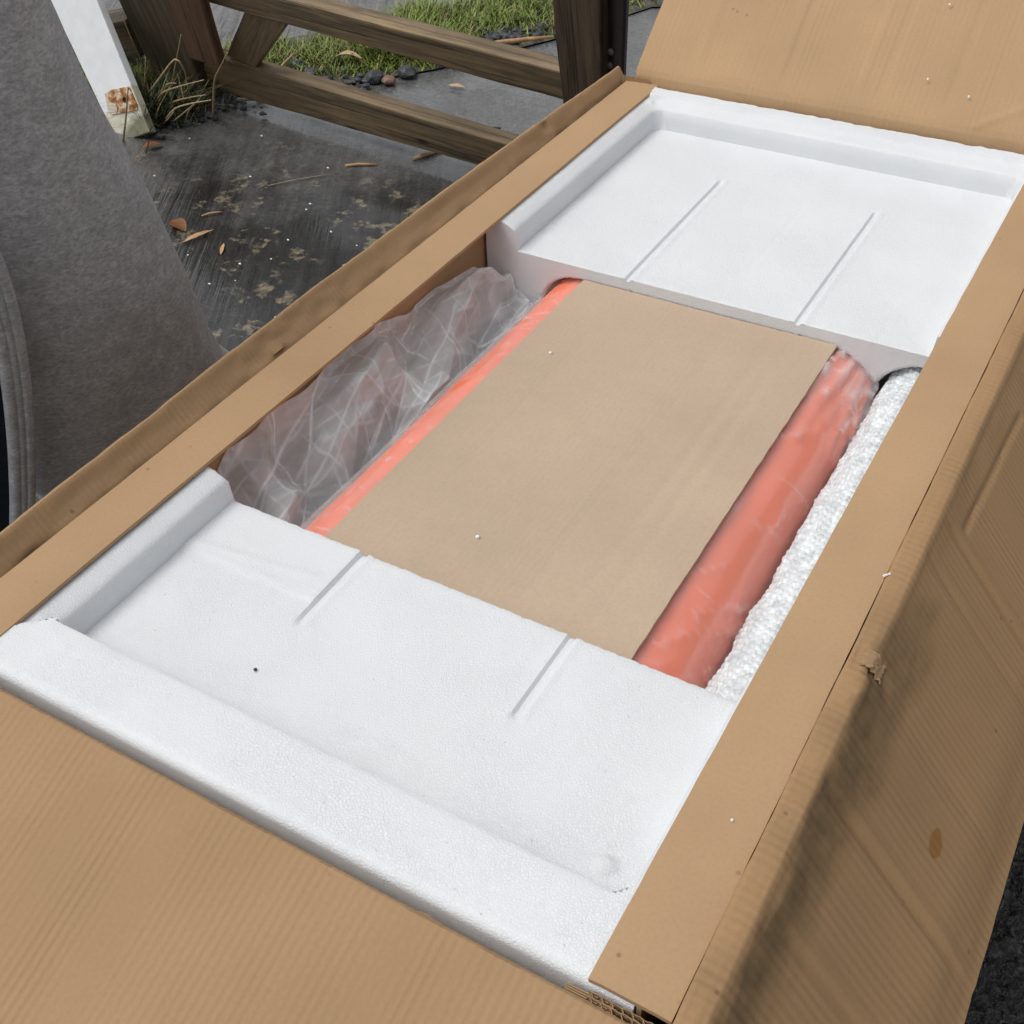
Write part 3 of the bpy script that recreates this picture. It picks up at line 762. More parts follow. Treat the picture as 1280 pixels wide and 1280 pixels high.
for j in range(nyb):
    y = lerp(yb0, yb1, j/(nyb-1))
    for (x, z, nx_, nz_) in secb:
        s = (x - CX)
        amp = .0022 + .0035*ss(1.30, 1.38, y)*ss(.15, .2, s)
        side = ss(.19, .25, abs(s))
        d = .0012 + .0012*max(-1, min(1, 8*crumple(z*1.2 + x, y*.35, 3))) + wrinkle(y, x, z)*(1 + .6*ss(1.2, 1.34, y))
        d = d if y < 1.412 else max(0, d*.5)
        fo = foldline(y, x, z)
        FOLD.append(fo)
        vb.append((x + nx_*max(d, -.0028), y, z + nz_*max(d, -.0028) + T))
    for k in range(1, nl):
        sl_ = dl[-1]*k/(nl-1); a, z, _ = at_len(loose, dl, sl_); u = k/(nl-1)
        amp = ss(0, .18, u)
        h = crumple(a*1.3, y*.8, 11)*.36 + .10*crumple(a*2.4, y*1.7, 23)
        yq = min(y, 1.404)
        pleat = (abs(((y*17 + a*9 + .9*N3(y*5, a*8, 3)) % 2) - 1) - .5)
        lift = .012*ss(1.18, 1.33, y)*ss(.15, .6, u) - .034*ss(1.10, 1.24, y)*ss(.72, 1, u) + .012*math.exp(-((y-1.235)/.035)**2)*ss(.4, .8, u)
        endd = -.035*(1 - ss(.735, .80, y))*ss(.3, .8, u) - .050*ss(1.335, 1.40, y)*ss(.15, .6, u)
        xx = a + amp*(h*.5 + .005*N3(y*9, u*4, 2) + .006*pleat*ss(.35, .9, u)*(1-ss(1.1, 1.3, y))) + .010*ss(1.2, 1.35, y)*ss(.6, 1, u)
        zz = z + amp*(h*.85 + .006*N3(y*7, u*4, 8))*(1 - .75*ss(.7, 1, u)) + lift + endd
        sdv = sec_dist(xx, zz)
        if sdv < .006 + .01*amp: xx -= (.006 + .01*amp - sdv)
        xx = max(xx, -.9005)
        FOLD.append(min(1, .75*max(creaseline(a*1.3, y*.8, 11, .0022), .8*creaseline(a*2.4, y*1.7, 23, .004))) * amp)
        vb.append((xx, min(yq + amp*.006*N3(y*11, u*6, 14), 1.405), min(zz, -.014) + T))
nub = len(secb) + nl - 1
fb = [(j*nub+i, j*nub+i+1, (j+1)*nub+i+1, (j+1)*nub+i) for j in range(nyb-1) for i in range(nub-1)]
bag = mesh('plastic_bag', vb, fb, film, None, True)
fa = bag.data.attributes.new('fold', 'FLOAT', 'POINT'); fa.data.foreach_set('value', FOLD)
tag(bag, 'crumpled clear plastic bag wrapped round the orange body and bunched at its left', 'plastic bag')
# loose flat sheet of cardboard on top
SZ = -.0705
SX0, SX1 = -.7235, -.3255
def fs_(i, j):
    x = lerp(SX0, SX1, i/60); y = lerp(.715, 1.4085, j/90)
    e_ = (.0010*N3(y*45, i, 5) + .0008*N3(y*130, i, 6)) if i in (0, 60) else 0
    z = SZ + .0018*N3(x*4, y*4, 41) + .0005*N3(x*25, y*25, 42)
    for x0, dd in ((-.412, .0017), (-.385, .0013), (-.372, -.0006), (-.47, .0008)):
        z -= dd * math.exp(-((x-x0-.01*(y-1.1))/.003)**2)
    z -= .0012*math.exp(-((y-.80-.1*(x+.52))/.004)**2) * .35
    return (x + e_, y, z + T)
v, fc = grid(61, 91, fs_)
sh = mesh('cardboard_sheet', v, fc, card_sheet, None, True); thick(sh, .0045)
tag(sh, 'flat pale brown cardboard sheet lying on the orange body between the two foam trays', 'cardboard sheet')
# bubble wrap roll
cxr, czr, rr = ROLL
NB, LB = 190, 560
def fbub(i, j):
    a = lerp(math.radians(215), math.radians(-20), i/(NB-1)); y = lerp(.722, 1.468, j/(LB-1))
    s = a*rr
    lump = .0050*N3(s*22, y*17, 3) + .0020*N3(s*60, y*50, 5)
    row = round(s/.0088); off = .005 if row % 2 else 0
    cyb = round((y-off)/.010)*.010 + off; cs = row*.0088
    d = math.hypot(s-cs + .0018*N3(row, cyb*100, 1), y-cyb + .0018*N3(row, cyb*100, 9))/.0050
    bub = .0050*math.sqrt(max(0, 1-d*d)) * (.55 + .45*N3(row*3.7, cyb*371, 2))
    r = rr + lump + bub - .006
    r -= .03*ss(1.455, 1.468, y)
    return (cxr + r*math.cos(a), y, czr + r*math.sin(a) + T)
v, fc = grid(NB, LB, fbub)
bw = empty('bubble_wrap_roll', (cxr, 1.1, T+czr-.07), 'long roll of clear bubble wrap tucked between the orange body and the right-hand strip', 'bubble wrap')
mesh('bubble_sheet', v, fc, bubble, bw, True)
c_ = MB(); c_.tube([(cxr, .724, T+czr), (cxr, 1.46, T+czr)], [rr-.013]*2, 24); c_.build('core', roll_core, bw, True)

# ---------------------------------------------------------------- timber fence behind
FOOT = at(255, 125); UP = Vector((.11, -.35, .93)).normalized()
vp = ray(-1914, -555); RDIR = Vector((vp.x, vp.y, 0)).normalized()
if RDIR.x < 0: RDIR = -RDIR
FN = RDIR.cross(UP).normalized()
if FN.y < 0: FN = -FN                                 # points away from the camera
def timber(name, px, off, depth, mat, parent, subdiv=10, wob=.003):
    """front face from four corners (top-left, top-right, bottom-right, bottom-left) on the fence plane; real depth behind it.
       local x runs along the length so that the grain follows it"""
    P0 = FOOT + FN*off
    q = [on(x, y, P0, FN) for x, y in px]
    horiz = (q[1]-q[0]).length > (q[3]-q[0]).length
    A, B, C_, D = q if horiz else (q[0], q[3], q[2], q[1])
    if not horiz: A, B, C_, D = q[3], q[0], q[1], q[2]
    org = A.copy(); ex = (B - A).normalized(); ez = FN; ey = ez.cross(ex).normalized()
    Mx = Matrix((ex, ey, ez)).transposed().to_4x4(); Mx.translation = org; inv = Mx.inverted()
    vs_, n = [], subdiv
    ring = []
    for i in range(n+1):
        t = i/n; a = A.lerp(B, t); d = D.lerp(C_, t)
        for k, (p, dz) in enumerate(((a, 0), (a.lerp(d, .5), 0), (d, 0), (d, depth), (a.lerp(d, .5), depth), (a, depth))):
            w = p + FN*dz; w = w + Vector((N3(w.x*7, w.y*7, w.z*7+k), N3(w.x*7+9, w.y*7, k), N3(w.y*7, w.z*7, k+3))) * wob
            vs_.append(inv @ w)
    fc_ = []
    for i in range(n):
        for k in range(6):
            k2 = (k+1) % 6; fc_.append((i*6+k, i*6+k2, (i+1)*6+k2, (i+1)*6+k))
    fc_.append(tuple(range(6))[::-1]); fc_.append(tuple(n*6+k for k in range(6)))
    me = bpy.data.meshes.new(name); me.from_pydata([tuple(p) for p in vs_], [], fc_); me.update()
    bm = bmesh.new(); bm.from_mesh(me); bmesh.ops.recalc_face_normals(bm, faces=bm.faces); bm.to_mesh(me); bm.free()
    o = bpy.data.objects.new(name, me); COL.objects.link(o); me.materials.append(mat)
    if parent is not None:
        o.parent = parent; o.matrix_parent_inverse = Matrix.Translation(-parent.location)
    o.matrix_basis = Mx
    bevel(o, .005)
    return o
def ext(p, q, y): t = (y - p[1])/(q[1]-p[1]); return (p[0] + (q[0]-p[0])*t, y)
fence = empty('timber_fence', FOOT, 'low weathered brown timber fence with two rails and a short diagonal brace', 'fence')
timber('post', [(112, -75), (180, -75), (262, 130), (208, 128)], .0, .12, wood_dark, fence)
o = timber('post', [(184, -70), (229, -70), (274, 84), (236, 73)], -.035, .033, wood_red, fence); o['label'] = 'short reddish brown board fixed to the front of the left post'
timber('post', [(677, -110), (749, -110), (754, 250), (716, 250)], .0, .11, wood_dark, fence)
timber('rail', [(256, 68), (722, 207), (722, 243), (252, 108)], .03, .045, wood, fence, 24)
timber('rail', [(250, -27), (722, 95), (722, 131), (250, 1)], .03, .045, wood, fence, 24)
timber('rail', [(40, 48), (156, 26), (176, 73), (70, 95)], .02, .09, wood_dark, fence, 8)
timber('brace', [(307, 10), (362, 26), (319, 86), (282, 70)], .036, .03, wood, fence)
mp = empty('steel_post', on(765, 150, FOOT + FN*.03, FN), 'dark maroon steel strap post with two bolts, beside the right timber post', 'post')
timber('strap', [(752.5, -110), (786, -110), (776, 150), (756, 150)], .03, .02, metal_dark, mp, 6, .0005)
for (x, y) in ((764, 64), (763, 81)):
    p = on(x, y, FOOT + FN*.03, FN); m_ = MB()
    m_.tube([p + FN*.002, p - FN*.004, p - FN*.007], [.0085, .0085, .005], 10); m_.build('bolt', bolt_m, mp, True)
# white board leaning in front of the fence
BF = at(165, 174)
wb_root = empty('white_board', BF, 'white painted board with a rusty plate near its foot, leaning by the grass tuft', 'board')
BN = RDIR.cross(Vector((.05, .36, .93)).normalized()).normalized()
if BN.y < 0: BN = -BN
def bq(x, y, off=0): return on(x, y, BF + BN*off, BN)
A, B, C_, D = bq(147, 179), bq(187, 165), bq(82, -95), bq(15, -99)
ey = (D-A).normalized(); ez = -BN; ex = ey.cross(ez).normalized()
Mb = Matrix((ex, ey, ez)).transposed().to_4x4(); Mb.translation = A; inv = Mb.inverted()
loc = [inv @ p for p in (A, B, C_, D)]
m_ = MB(); m_.add([(p.x, p.y, 0) for p in loc] + [(p.x, p.y, -.028) for p in loc], [(0,1,2,3),(7,6,5,4),(0,4,5,1),(1,5,6,2),(2,6,7,3),(3,7,4,0)])
o = m_.build('panel', mat_board(), None); o.parent = wb_root; o.matrix_parent_inverse = Matrix.Translation(-BF); o.matrix_basis = Mb; bevel(o, .003)
rq = [inv @ bq(x, y) for x, y in ((132, 114), (162, 108), (175, 137), (137, 144))]
nn = 12; hc = inv @ bq(156.5, 125)
rqc = sum(rq, Vector())/4
m_ = MB(); ring = []
for k in range(24):
    a = 2*math.pi*k/24; d = Vector((math.cos(a), math.sin(a), 0)); ring.append(hc + d*.0085)
outer = []
for k in range(24):
    a = 2*math.pi*k/24; d = Vector((math.cos(a), math.sin(a), 0)); best = None
    for i in range(4):
        p, q = rq[i], rq[(i+1) % 4]; e_ = q - p; den = d.x*e_.y - d.y*e_.x
        if abs(den) < 1e-9: continue
        t = ((p.x-hc.x)*e_.y - (p.y-hc.y)*e_.x)/den; u = ((p.x-hc.x)*d.y - (p.y-hc.y)*d.x)/den
        if t > 0 and -.001 <= u <= 1.001 and (best is None or t < best): best = t
    outer.append(hc + d*best)
m_.add([(p.x, p.y, .004) for p in ring] + [(p.x, p.y, .004) for p in outer] + [(p.x, p.y, .0005) for p in ring] + [(p.x, p.y, .0005) for p in outer],
       [(k, (k+1) % 24, 24+(k+1) % 24, 24+k)[::-1] for k in range(24)] + [(k, (k+1) % 24, 48+(k+1) % 24, 48+k) for k in range(24)] + [(24+k, 24+(k+1) % 24, 72+(k+1) % 24, 72+k)[::-1] for k in range(24)])
o = m_.build('rusty_plate', mat_rust(), None); o.parent = wb_root; o.matrix_parent_inverse = Matrix.Translation(-BF); o.matrix_basis = Mb
m_ = MB(); m_.tube([(hc.x, hc.y, .0012), (hc.x, hc.y, .0006)], [.0085, .0085], 16)
o = m_.build('hole_shade', mat_simple('hole dark', (.004, .003, .003), .9), None); o.parent = wb_root; o.matrix_parent_inverse = Matrix.Translation(-BF); o.matrix_basis = Mb  # flat black disc standing in for the shaded depth of the opening

# ---------------------------------------------------------------- grass, stones, litter
def blade(m, p, hgt, w, lean, hd, bend):
    d = Vector((math.cos(hd), math.sin(hd), 0)); s = Vector((-d.y, d.x, 0))
    pts = []
    for k in range(4):
        t = k/3; c0 = p + d*(lean*hgt*t + bend*hgt*t*t) + Vector((0, 0, hgt*(t - .35*bend*t*t))); ww = w*(1-t)**.7
        pts += [c0 - s*ww/2, c0 + s*ww/2] if k < 3 else [c0]
    m.add(pts, [(0,1,3,2),(2,3,5,4),(4,5,6)])
rg = random.Random(5)
m_ = MB(); cnt = 0
while cnt < 15000:
    i = rg.randrange(1, len(lo)-1); u, w_ = rg.random(), rg.random()
    a = lo[i].lerp(lo[i+1], u); b_ = hi[i].lerp(hi[i+1], u); p = a.lerp(b_, w_)
    if i > 6 and rg.random() < .6: continue
    edge = min(w_, 1-w_); n = N3(p.x*3.5, p.y*3.5, 2)
    if n + edge*1.6 < rg.uniform(-.25, .45): continue
    near_edge = 1 - ss(0, .35, w_)
    tall = 1 + 1.0*ss(.05, .4, n)
    blade(m_, Vector((p.x, p.y, .010)), rg.uniform(.022, .055)*tall*(1-.35*near_edge), rg.uniform(.004, .008), rg.uniform(0, .9), rg.uniform(0, 6.28), rg.uniform(.1, .9)); cnt += 1
tag(m_.build('verge_grass', grass_m), 'short green grass on the verge behind the fence', 'grass', kind='stuff')
tuft = empty('grass_tuft', at(215, 160), 'clump of dry straw stalks and dark grass at the foot of the left post', 'grass clump')
m_ = MB()
for k in range(520):
    x = rg.gauss(215, 28); y = 158 - (x-165)*.28 + rg.gauss(0, 9); p = at(max(182, min(300, x)), y)
    blade(m_, Vector((p.x, p.y, 0)), rg.uniform(.04, .17), rg.uniform(.004, .008), rg.uniform(.1, .8), rg.uniform(0, 6.28), rg.uniform(.2, 1.1))
m_.build('green_blades', grass_dark, tuft)['kind'] = 'stuff'
def Z2(x, y): return (100 + x/6.4, y/6.4)
stalks = [[(705, 820), (745, 620), (808, 280)], [(485, 840), (640, 620), (765, 450), (840, 560), (868, 740)], [(545, 700), (500, 500), (420, 330), (340, 130)],
          [(590, 890), (640, 740), (830, 680), (990, 640)], [(650, 880), (750, 810), (900, 775), (1005, 760)], [(660, 985), (760, 860), (900, 825), (1050, 800)],
          [(1065, 960), (1070, 640), (1110, 560), (1180, 420)], [(400, 690), (410, 600), (425, 510)], [(345, 1130), (370, 920), (385, 700)], [(590, 985), (625, 1095)],
          [(650, 1000), (700, 960), (750, 895)], [(500, 840), (520, 650), (525, 460)], [(640, 700), (600, 590), (545, 480)], [(860, 760), (950, 790), (1030, 640)], [(630, 900), (560, 860), (500, 835)],
          [(700, 900), (640, 830), (690, 665), (770, 665)], [(720, 990), (800, 930), (950, 800)]]
for st in stalks:
    bx, by = Z2(*st[0]); base = at(bx, by); base = base if base.z >= 0 else base
    m_ = MB(); pts = []
    for k, q in enumerate(st):
        x, y = Z2(*q); pts.append(on(x, y, base, (FN + Vector((0, 0, .25))).normalized()))
    fine = []
    for k in range(len(pts)-1):
        for t in (0, .33, .67): fine.append(pts[k].lerp(pts[k+1], t))
    fine.append(pts[-1])
    sm = [fine[0]] + [(fine[k-1] + fine[k]*2 + fine[k+1])/4 for k in range(1, len(fine)-1)] + [fine[-1]]
    m_.tube(sm, [lerp(.0034, .0014, k/(len(sm)-1)) for k in range(len(sm))], 5); m_.build('stalk', straw_m, tuft, True)
def leaf(px, tip, wid, mat, name, label, curl=.3, z=.006, cat='leaf', group=None):
    a, b_ = at(*px, z=z), at(*tip, z=z); L = (b_-a).length; d = (b_-a).normalized(); s = Vector((-d.y, d.x, 0)); n = 9; vs_ = []
    for i in range(n):
        t = i/(n-1); w = wid*math.sin(math.pi*min(1, t*.96+.02))**.8
        for k in (-1, 0, 1):
            vs_.append(a + d*(L*t) + s*(w*k*.5) + Vector((0, 0, .002 + L*.10*curl*math.sin(math.pi*t) + abs(k)*w*curl*.35 + .002*N3(t*5, k, L*90))))
    fc_ = [(i*3+k, i*3+k+1, i*3+k+4, i*3+k+3) for i in range(n-1) for k in range(2)]
    o = mesh(name, vs_, fc_, mat, None, True); thick(o, .0006)
    return tag(o, label, cat, group)
leaf((228, 304), (267, 288), .018, leaf_m, 'fallen_leaf', 'long tan dead leaf lying nearest the grey fleece on wet slab', group='dead leaves on the ground')
leaf((276, 319), (280, 305), .010, leaf_m, 'fallen_leaf', 'tiny tan leaf sliver right of the long tan leaf', group='dead leaves on the ground')
leaf((214, 277), (232, 290), .040, leaf_red, 'fallen_leaf', 'russet brown dead leaf by the grey fleece edge', .6, group='dead leaves on the ground')
leaf((419, 72), (452, 74), .032, leaf_pale, 'fallen_leaf', 'pale pinkish curled dead leaf in the grass between the rails', .9, z=.04, group='dead leaves on the ground')
leaf((561, 107), (581, 110), .022, leaf_pale, 'fallen_leaf', 'pale dead leaf on the grey slab between the two rails', .3, z=.012, group='dead leaves on the ground')
leaf((178, 186), (202, 181), .030, leaf_red, 'fallen_leaf', 'brown dead leaf by the foot of the white board', .5, z=.012, group='dead leaves on the ground')
def stick(pts, r, mat, name, label, z=.006, cat='straw'):
    m_ = MB(); q = [at(x, y, z + .002) for x, y in pts]
    m_.tube([q[0], q[0].lerp(q[-1], .35) + Vector((0, 0, .003)), q[0].lerp(q[-1], .7) + Vector((.001, .001, .002)), q[-1]], [r*.8, r, r*.9, r*.6], 6)
    return tag(m_.build(name, mat, None, True), label, cat, 'bits of straw on the ground')
stick([(432, 207), (472, 206)], .0045, leaf_m, 'straw', 'short tan straw lying below the lower rail on dark slab')
stick([(517, 199), (551, 188)], .0075, straw_m, 'straw', 'thick pale reed piece close under the lower rail')
stick([(335, 232), (424, 216)], .0012, straw_m, 'straw', 'thin long straw across the dark wet slab')
stick([(592, 58), (640, 50), (692, 46)], .008, leaf_m, 'straw', 'long tan reed along the verge by the right post', .03)
stick([(348, 88), (368, 66)], .004, straw_m, 'straw', 'pale stalk standing in the grass by the brace', .04)
stick([(290, 126), (335, 125)], .004, straw_m, 'straw', 'pale straw lying by the left end of the lower rail', .012)
stick([(600, 163), (626, 160)], .005, wood_dark, 'twig', 'dark twig on the grey slab left of the box rim', .012, 'twig')
stick([(428, 332), (450, 331)], .003, straw_m, 'straw', 'pinkish straw close to the left rim of the box')
stick([(252, 270), (278, 265)], .003, leaf_m, 'straw', 'short straw beyond the russet leaf')
def stone(px, py, r, mat, label, z=.012, grp='stones along the verge'):
    p = at(px, py, z); bm = bmesh.new(); bmesh.ops.create_icosphere(bm, subdivisions=2, radius=r)
    sd_ = px*.13 + py*.07
    for v_ in bm.verts:
        n = v_.co.normalized(); q = 1 + .38*N3(n.x*1.4+sd_, n.y*1.4, n.z*1.4+sd_); v_.co = Vector((v_.co.x*q*1.15, v_.co.y*q, v_.co.z*q*.68))
    me = bpy.data.meshes.new('stone'); bm.to_mesh(me); bm.free()
    o = link('stone', me, mat); o.location = (p.x, p.y, z + r*.35)
    return tag(o, label, 'stone', grp)
stone(468, 100, .030, stone_m, 'dark grey stone at the verge edge left of the brown one')
stone(509, 94, .028, stone_m, 'dark grey stone at the verge edge right of the brown one')
stone(486, 103, .022, stone_br, 'reddish brown stone between two dark ones at the verge edge')
for x, y, r, lb in ((372, 84, .026, 'largest dark stone above the left end of the lower rail, in grass'), (389, 93, .022, 'dark stone in the middle of the three above the lower rail'), (408, 102, .018, 'smallest dark stone above the lower rail, at its right')):
    stone(x, y, r, stone_m, lb, grp='stones above the lower rail')
def gravel(name, pts, mat):
    bm = bmesh.new()
    for (x, y, r) in pts:
        p = at(x, y, .012); q = bmesh.ops.create_icosphere(bm, subdivisions=1, radius=r)
        for v_ in q['verts']:
            n = v_.co.normalized(); k = 1 + .5*N3(n.x*1.6 + x, n.y*1.6 + y, n.z*1.6)
            v_.co = Vector((v_.co.x*k*1.2, v_.co.y*k, v_.co.z*k*.6)) + Vector((p.x, p.y, .012 + r*.25))
    me = bpy.data.meshes.new(name); bm.to_mesh(me); bm.free(); return tag(link(name, me, mat), kind='stuff')
gravel('verge_gravel', [(rg.uniform(560, 668), 0, rg.uniform(.008, .020)) for k in range(110)] and [(x, 68 - (x-560)*.30 + rg.gauss(0, 8), rg.uniform(.007, .019)) for x in [rg.uniform(556, 682) for _ in range(120)]] +
       [(x, 92 + (x-330)*.12 + rg.gauss(0, 6), rg.uniform(.006, .014)) for x in [rg.uniform(330, 470) for _ in range(40)]], stone_m)
gravel('grit', [(x, 158 - (x-200)*.3 + rg.gauss(0, 10), rg.uniform(.004, .013)) for x in [rg.uniform(190, 350) for _ in range(60)]], stone_m)
gravel('white_specks', [(x, y, rg.uniform(.0018, .0036)) for x, y in ((327, 170), (193, 220), (313, 221), (388, 255), (237, 173), (414, 290), (446, 307), (465, 316), (235, 319), (339, 324), (345, 397), (383, 262), (294, 351), (300, 330), (360, 300), (410, 210), (262, 355))], crumb_m)
def crumb(p, r, label, grp, name='foam_crumb', cat='foam crumb'):
    bm = bmesh.new(); bmesh.ops.create_icosphere(bm, subdivisions=1, radius=r)
    for v_ in bm.verts: v_.co *= 1 + .3*N3(v_.co.x*900, v_.co.y*900, p[0]*50)
    me = bpy.data.meshes.new(name); bm.to_mesh(me); bm.free()
    o = link(name, me, crumb_m); o.location = p; return tag(o, label, cat, grp)
for (x, y, lb) in ((1160, 101, 'larger white foam crumb on the middle of the far raised flap'), (1211, 123, 'faint white foam crumb low on the far raised flap, near its crease'), (1187, 8, 'white foam crumb at the top of the far raised flap')):
    q = on(x, y, Vector((0, 2.004, .63)), Vector((0, -math.sin(e3), math.cos(e3)))); crumb(q + Vector((0, -.003, .004)), .0022, lb, 'foam crumbs on the far flap')
for (x, y, lb) in ((688, 441, 'white foam crumb on the pale sheet, at its far left'), (597, 671, 'white foam crumb on the pale sheet, near the front tray')):
    q = at(x, y, T+SZ+.002); crumb(q, .0028, lb, 'foam crumbs on the sheet')
q = at(915, 1026, T); crumb(q + Vector((0, 0, .001)), .0014, 'white foam crumb on the right-hand cardboard strip', None)
m_ = MB(); a, b_ = at(1104, 720, T+.003), at(1113, 717, T+.003); m_.tube([a, b_], [.0014, .001], 6)
tag(m_.build('foam_shred', crumb_m), 'white foam shred caught on the fold of the right flap', 'foam shred')
q = at(319, 837, T+ZF+.002); o = crumb(q, .0022, 'single dark speck of grit on the near foam tray floor', None, 'grit', 'grit'); o.data.materials.clear(); o.data.materials.append(stone_m)

# ---------------------------------------------------------------- person in a grey fleece, left of the box
Q = Vector((-1.33, 1.12, T)); U = Vector((.10, -.30, .95)).normalized()
Wd = Vector((.66, .75, 0)); Wd = (Wd - U*(Wd @ U)).normalized(); V = U.cross(Wd).normalized()
if V @ (EYE - Q) < 0: V = -V                           # towards the camera
edge = []
for (x, y) in ((38, -60), (60, 0), (84, 52), (110, 110), (136, 160), (162, 203), (190, 252), (215, 300), (234, 342), (252, 385), (268, 420), (287, 455)):
    q = on(x, y, Q, V) - Q; edge.append((q @ U, q @ Wd))
edge.sort()
a_lo, b_lo = edge[0]; a_hi, b_hi = edge[-1]
def rightb(a):
    if a < a_lo: return b_lo + min(.03, (a_lo - a)*.35)
    if a > a_hi: return b_hi - (a - a_hi)*.18
    return pl(edge, a)
HEM = (on(120, 585, Q + V*.15, V) - Q) @ U - .16
na = 60
top_a = a_hi + .16
SHO = top_a
def coat_r(a):
    w = lerp(.23, .185, ss(a_lo, a_hi, a)); return w, lerp(.165, .125, ss(a_lo, a_hi, a))
def coat_pt(a, th, off=0):
    w, d = coat_r(a); cb = rightb(a) - w
    fold = .007*N3(th*1.1 + a*2.5, a*2.2, 9) + .008*math.sin(th*5 + a*6) * (1-ss(a_lo, a_hi, a)) + .006*N3(th*1.7, a*7, 4)
    r = 1
    return Q + U*a + Wd*(cb + (w+fold*.6+off)*math.cos(th)) + V*((d+fold+off)*math.sin(th))
root_p = Q + U*HEM
person = empty('person', Vector((root_p.x, root_p.y, 0)), 'person in a grey fleece top and dark trousers leaning close beside the open box', 'person')
nth = 72
v, fc = [], []
for i in range(na):
    a = lerp(HEM, top_a, i/(na-1))
    for k in range(nth): v.append(coat_pt(a, 2*math.pi*k/nth))
for i in range(na-1):
    for k in range(nth):
        k2 = (k+1) % nth; fc.append((i*nth+k, i*nth+k2, (i+1)*nth+k2, (i+1)*nth+k))
# shoulder cap up to the neck
cb = rightb(top_a) - coat_r(top_a)[0]
neck_c = Q + U*(top_a + .16) + Wd*cb
for s_ in range(1, 6):
    t = s_/5; n = len(v)
    for k in range(nth):
        th = 2*math.pi*k/nth; w, d = coat_r(top_a); w = lerp(w, .07, t**1.6); d = lerp(d, .065, t**1.3)
        v.append(Q + U*(top_a + .16*math.sin(t*math.pi/2)) + Wd*(cb + w*math.cos(th)) + V*(d*math.sin(th)))
    for k in range(nth):
        k2 = (k+1) % nth; fc.append((n-nth+k, n-nth+k2, n+k2, n+k))
o = mesh('fleece_top', v, fc, fleece, person, True); thick(o, .006)
v2, f2 = [], []
for i in range(24):
    a = lerp(HEM - .42, HEM + .04, i/23)
    for k in range(nth): v2.append(coat_pt(a, 2*math.pi*k/nth, -.014))
for i in range(23):
    for k in range(nth):
        k2 = (k+1) % nth; f2.append((i*nth+k, i*nth+k2, (i+1)*nth+k2, (i+1)*nth+k))
mesh('trousers', v2, f2, navy, person, True)
# front edge of the top: a stitched band that hangs clear of it, dark lining behind
bp = [(-14, 290), (0, 322), (16, 368), (28, 420), (37, 480), (42, 550), (43, 620), (40, 690), (30, 780)]
PQ = Q + V*.21
bl = [on(x, y, PQ, V) for x, y in bp]
fine = []
for k in range(len(bl)-1):
    for t in range(5): fine.append(bl[k].lerp(bl[k+1], t/5))
fine.append(bl[-1])
for _ in range(3): fine = [fine[0]] + [(fine[k-1]+2*fine[k]+fine[k+1])/4 for k in range(1, len(fine)-1)] + [fine[-1]]
prof = [(.000, -.012), (.003, -.004), (.002, .002), (-.004, .005), (-.0085, .0045), (-.010, .0025), (-.0115, .0045), (-.017, .0055), (-.019, .0035), (-.0205, .0055), (-.028, .005), (-.033, .001), (-.035, -.006)]
v = [p + Wd*(dx*1.15) + V*dz for p in fine for dx, dz in prof]; n = len(prof)
fc = [(i*n+k, i*n+k+1, (i+1)*n+k+1, (i+1)*n+k) for i in range(len(fine)-1) for k in range(n-1)]
mesh('front_band', v, fc, fleece, person, True)
v = [p + Wd*(-.03 - .05*k) + V*(-.004 - .01*k) for p in fine for k in range(5)]
fc = [(i*5+k, i*5+k+1, (i+1)*5+k+1, (i+1)*5+k) for i in range(len(fine)-1) for k in range(4)]
mesh('lining', v, fc, navy, person, True)
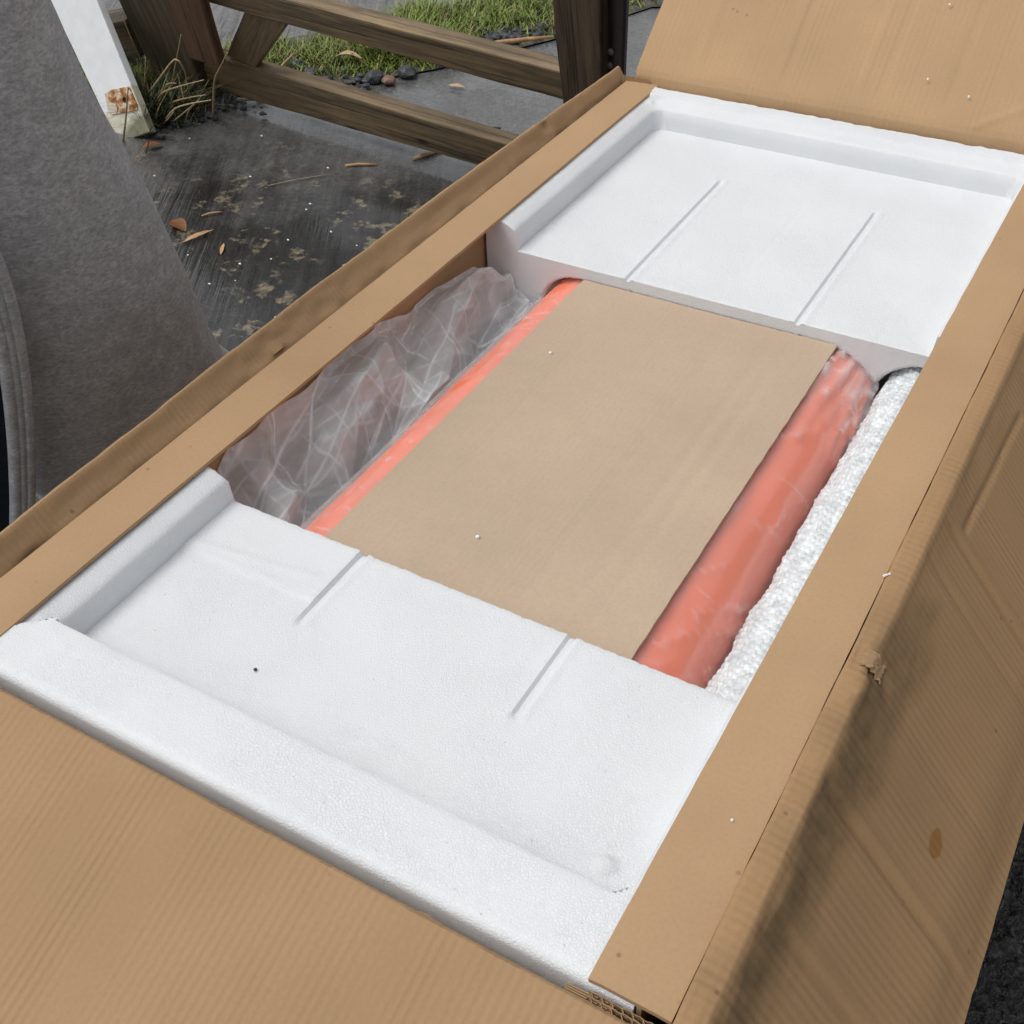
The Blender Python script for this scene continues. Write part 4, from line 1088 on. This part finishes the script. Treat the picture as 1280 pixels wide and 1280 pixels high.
# body: one continuous skinned figure
me = bpy.data.meshes.new('body'); bm = bmesh.new(); sk = bm.verts.layers.skin.verify()
def sv(p, r):
    v_ = bm.verts.new(p); v_[sk].radius = (r, r); return v_
hipc = Q + U*(HEM + .02) + Wd*(rightb(HEM) - .25)
pel = sv(hipc, .125); pel[sk].use_root = True
ch = sv(hipc.lerp(neck_c, .6), .11); nk = sv(neck_c, .055); hd0 = sv(neck_c + U*.09, .075); hd1 = sv(neck_c + U*.17, .088); hd2 = sv(neck_c + U*.24, .06)
for a_, b_ in ((pel, ch), (ch, nk), (nk, hd0), (hd0, hd1), (hd1, hd2)): bm.edges.new((a_, b_))
HANDS = []
for s_ in (-1, 1):
    gx = Vector((Wd.x, Wd.y, 0)).normalized()*s_
    h0 = Vector((hipc.x, hipc.y, hipc.z - .08)) + gx*.09; kn = Vector((h0.x, h0.y, .36)) + gx*.01 + V*.02; an = Vector((kn.x, kn.y, .09)) - Vector((V.x, V.y, 0))*.02
    to = Vector((an.x, an.y, .045)) + Vector((V.x, V.y, 0)).normalized()*.15
    vv = [sv(h0, .095), sv(kn, .062), sv(an, .045), sv(to, .036)]
    bm.edges.new((pel, vv[0]))
    for k in range(3): bm.edges.new((vv[k], vv[k+1]))
    sh_ = neck_c - U*.09 + Wd*(.15*s_); el = sh_ - U*.28 + V*.03 + Wd*(-.05 if s_ > 0 else -.06); wr = el - U*.20 + V*(-.10 if s_ > 0 else .03); ha = wr - U*.08
    HANDS.append(ha)
    aa = [sv(sh_, .055), sv(el, .042), sv(wr, .03), sv(ha, .03)]
    bm.edges.new((ch, aa[0]))
    for k in range(3): bm.edges.new((aa[k], aa[k+1]))
bm.to_mesh(me); bm.free()
o = link('body', me, navy, person); md = o.modifiers.new('skin', 'SKIN'); md.use_smooth_shade = True; o.modifiers.new('sub', 'SUBSURF').levels = 1
dg = bpy.context.evaluated_depsgraph_get(); baked = bpy.data.meshes.new_from_object(o.evaluated_get(dg)); o.modifiers.clear(); o.data = baked
baked.materials.clear()
for m_ in (navy, fleece, skin_m, hair_m): baked.materials.append(m_)
nu_, hu_ = (neck_c - Q) @ U, (hipc - Q) @ U
hands = [Vector(p) for p in HANDS]
for p_ in baked.polygons:
    c0 = Vector(p_.center); a_ = (c0 - Q) @ U
    if a_ > nu_ + .02: p_.material_index = 3 if (a_ > nu_ + .17 or ((c0 - neck_c) @ V < -.02 and a_ > nu_ + .06)) else 2
    elif min((c0 - h).length for h in hands) < .085: p_.material_index = 2
    elif a_ > hu_ + .12 or abs((c0 - hipc) @ Wd) > .21: p_.material_index = 1
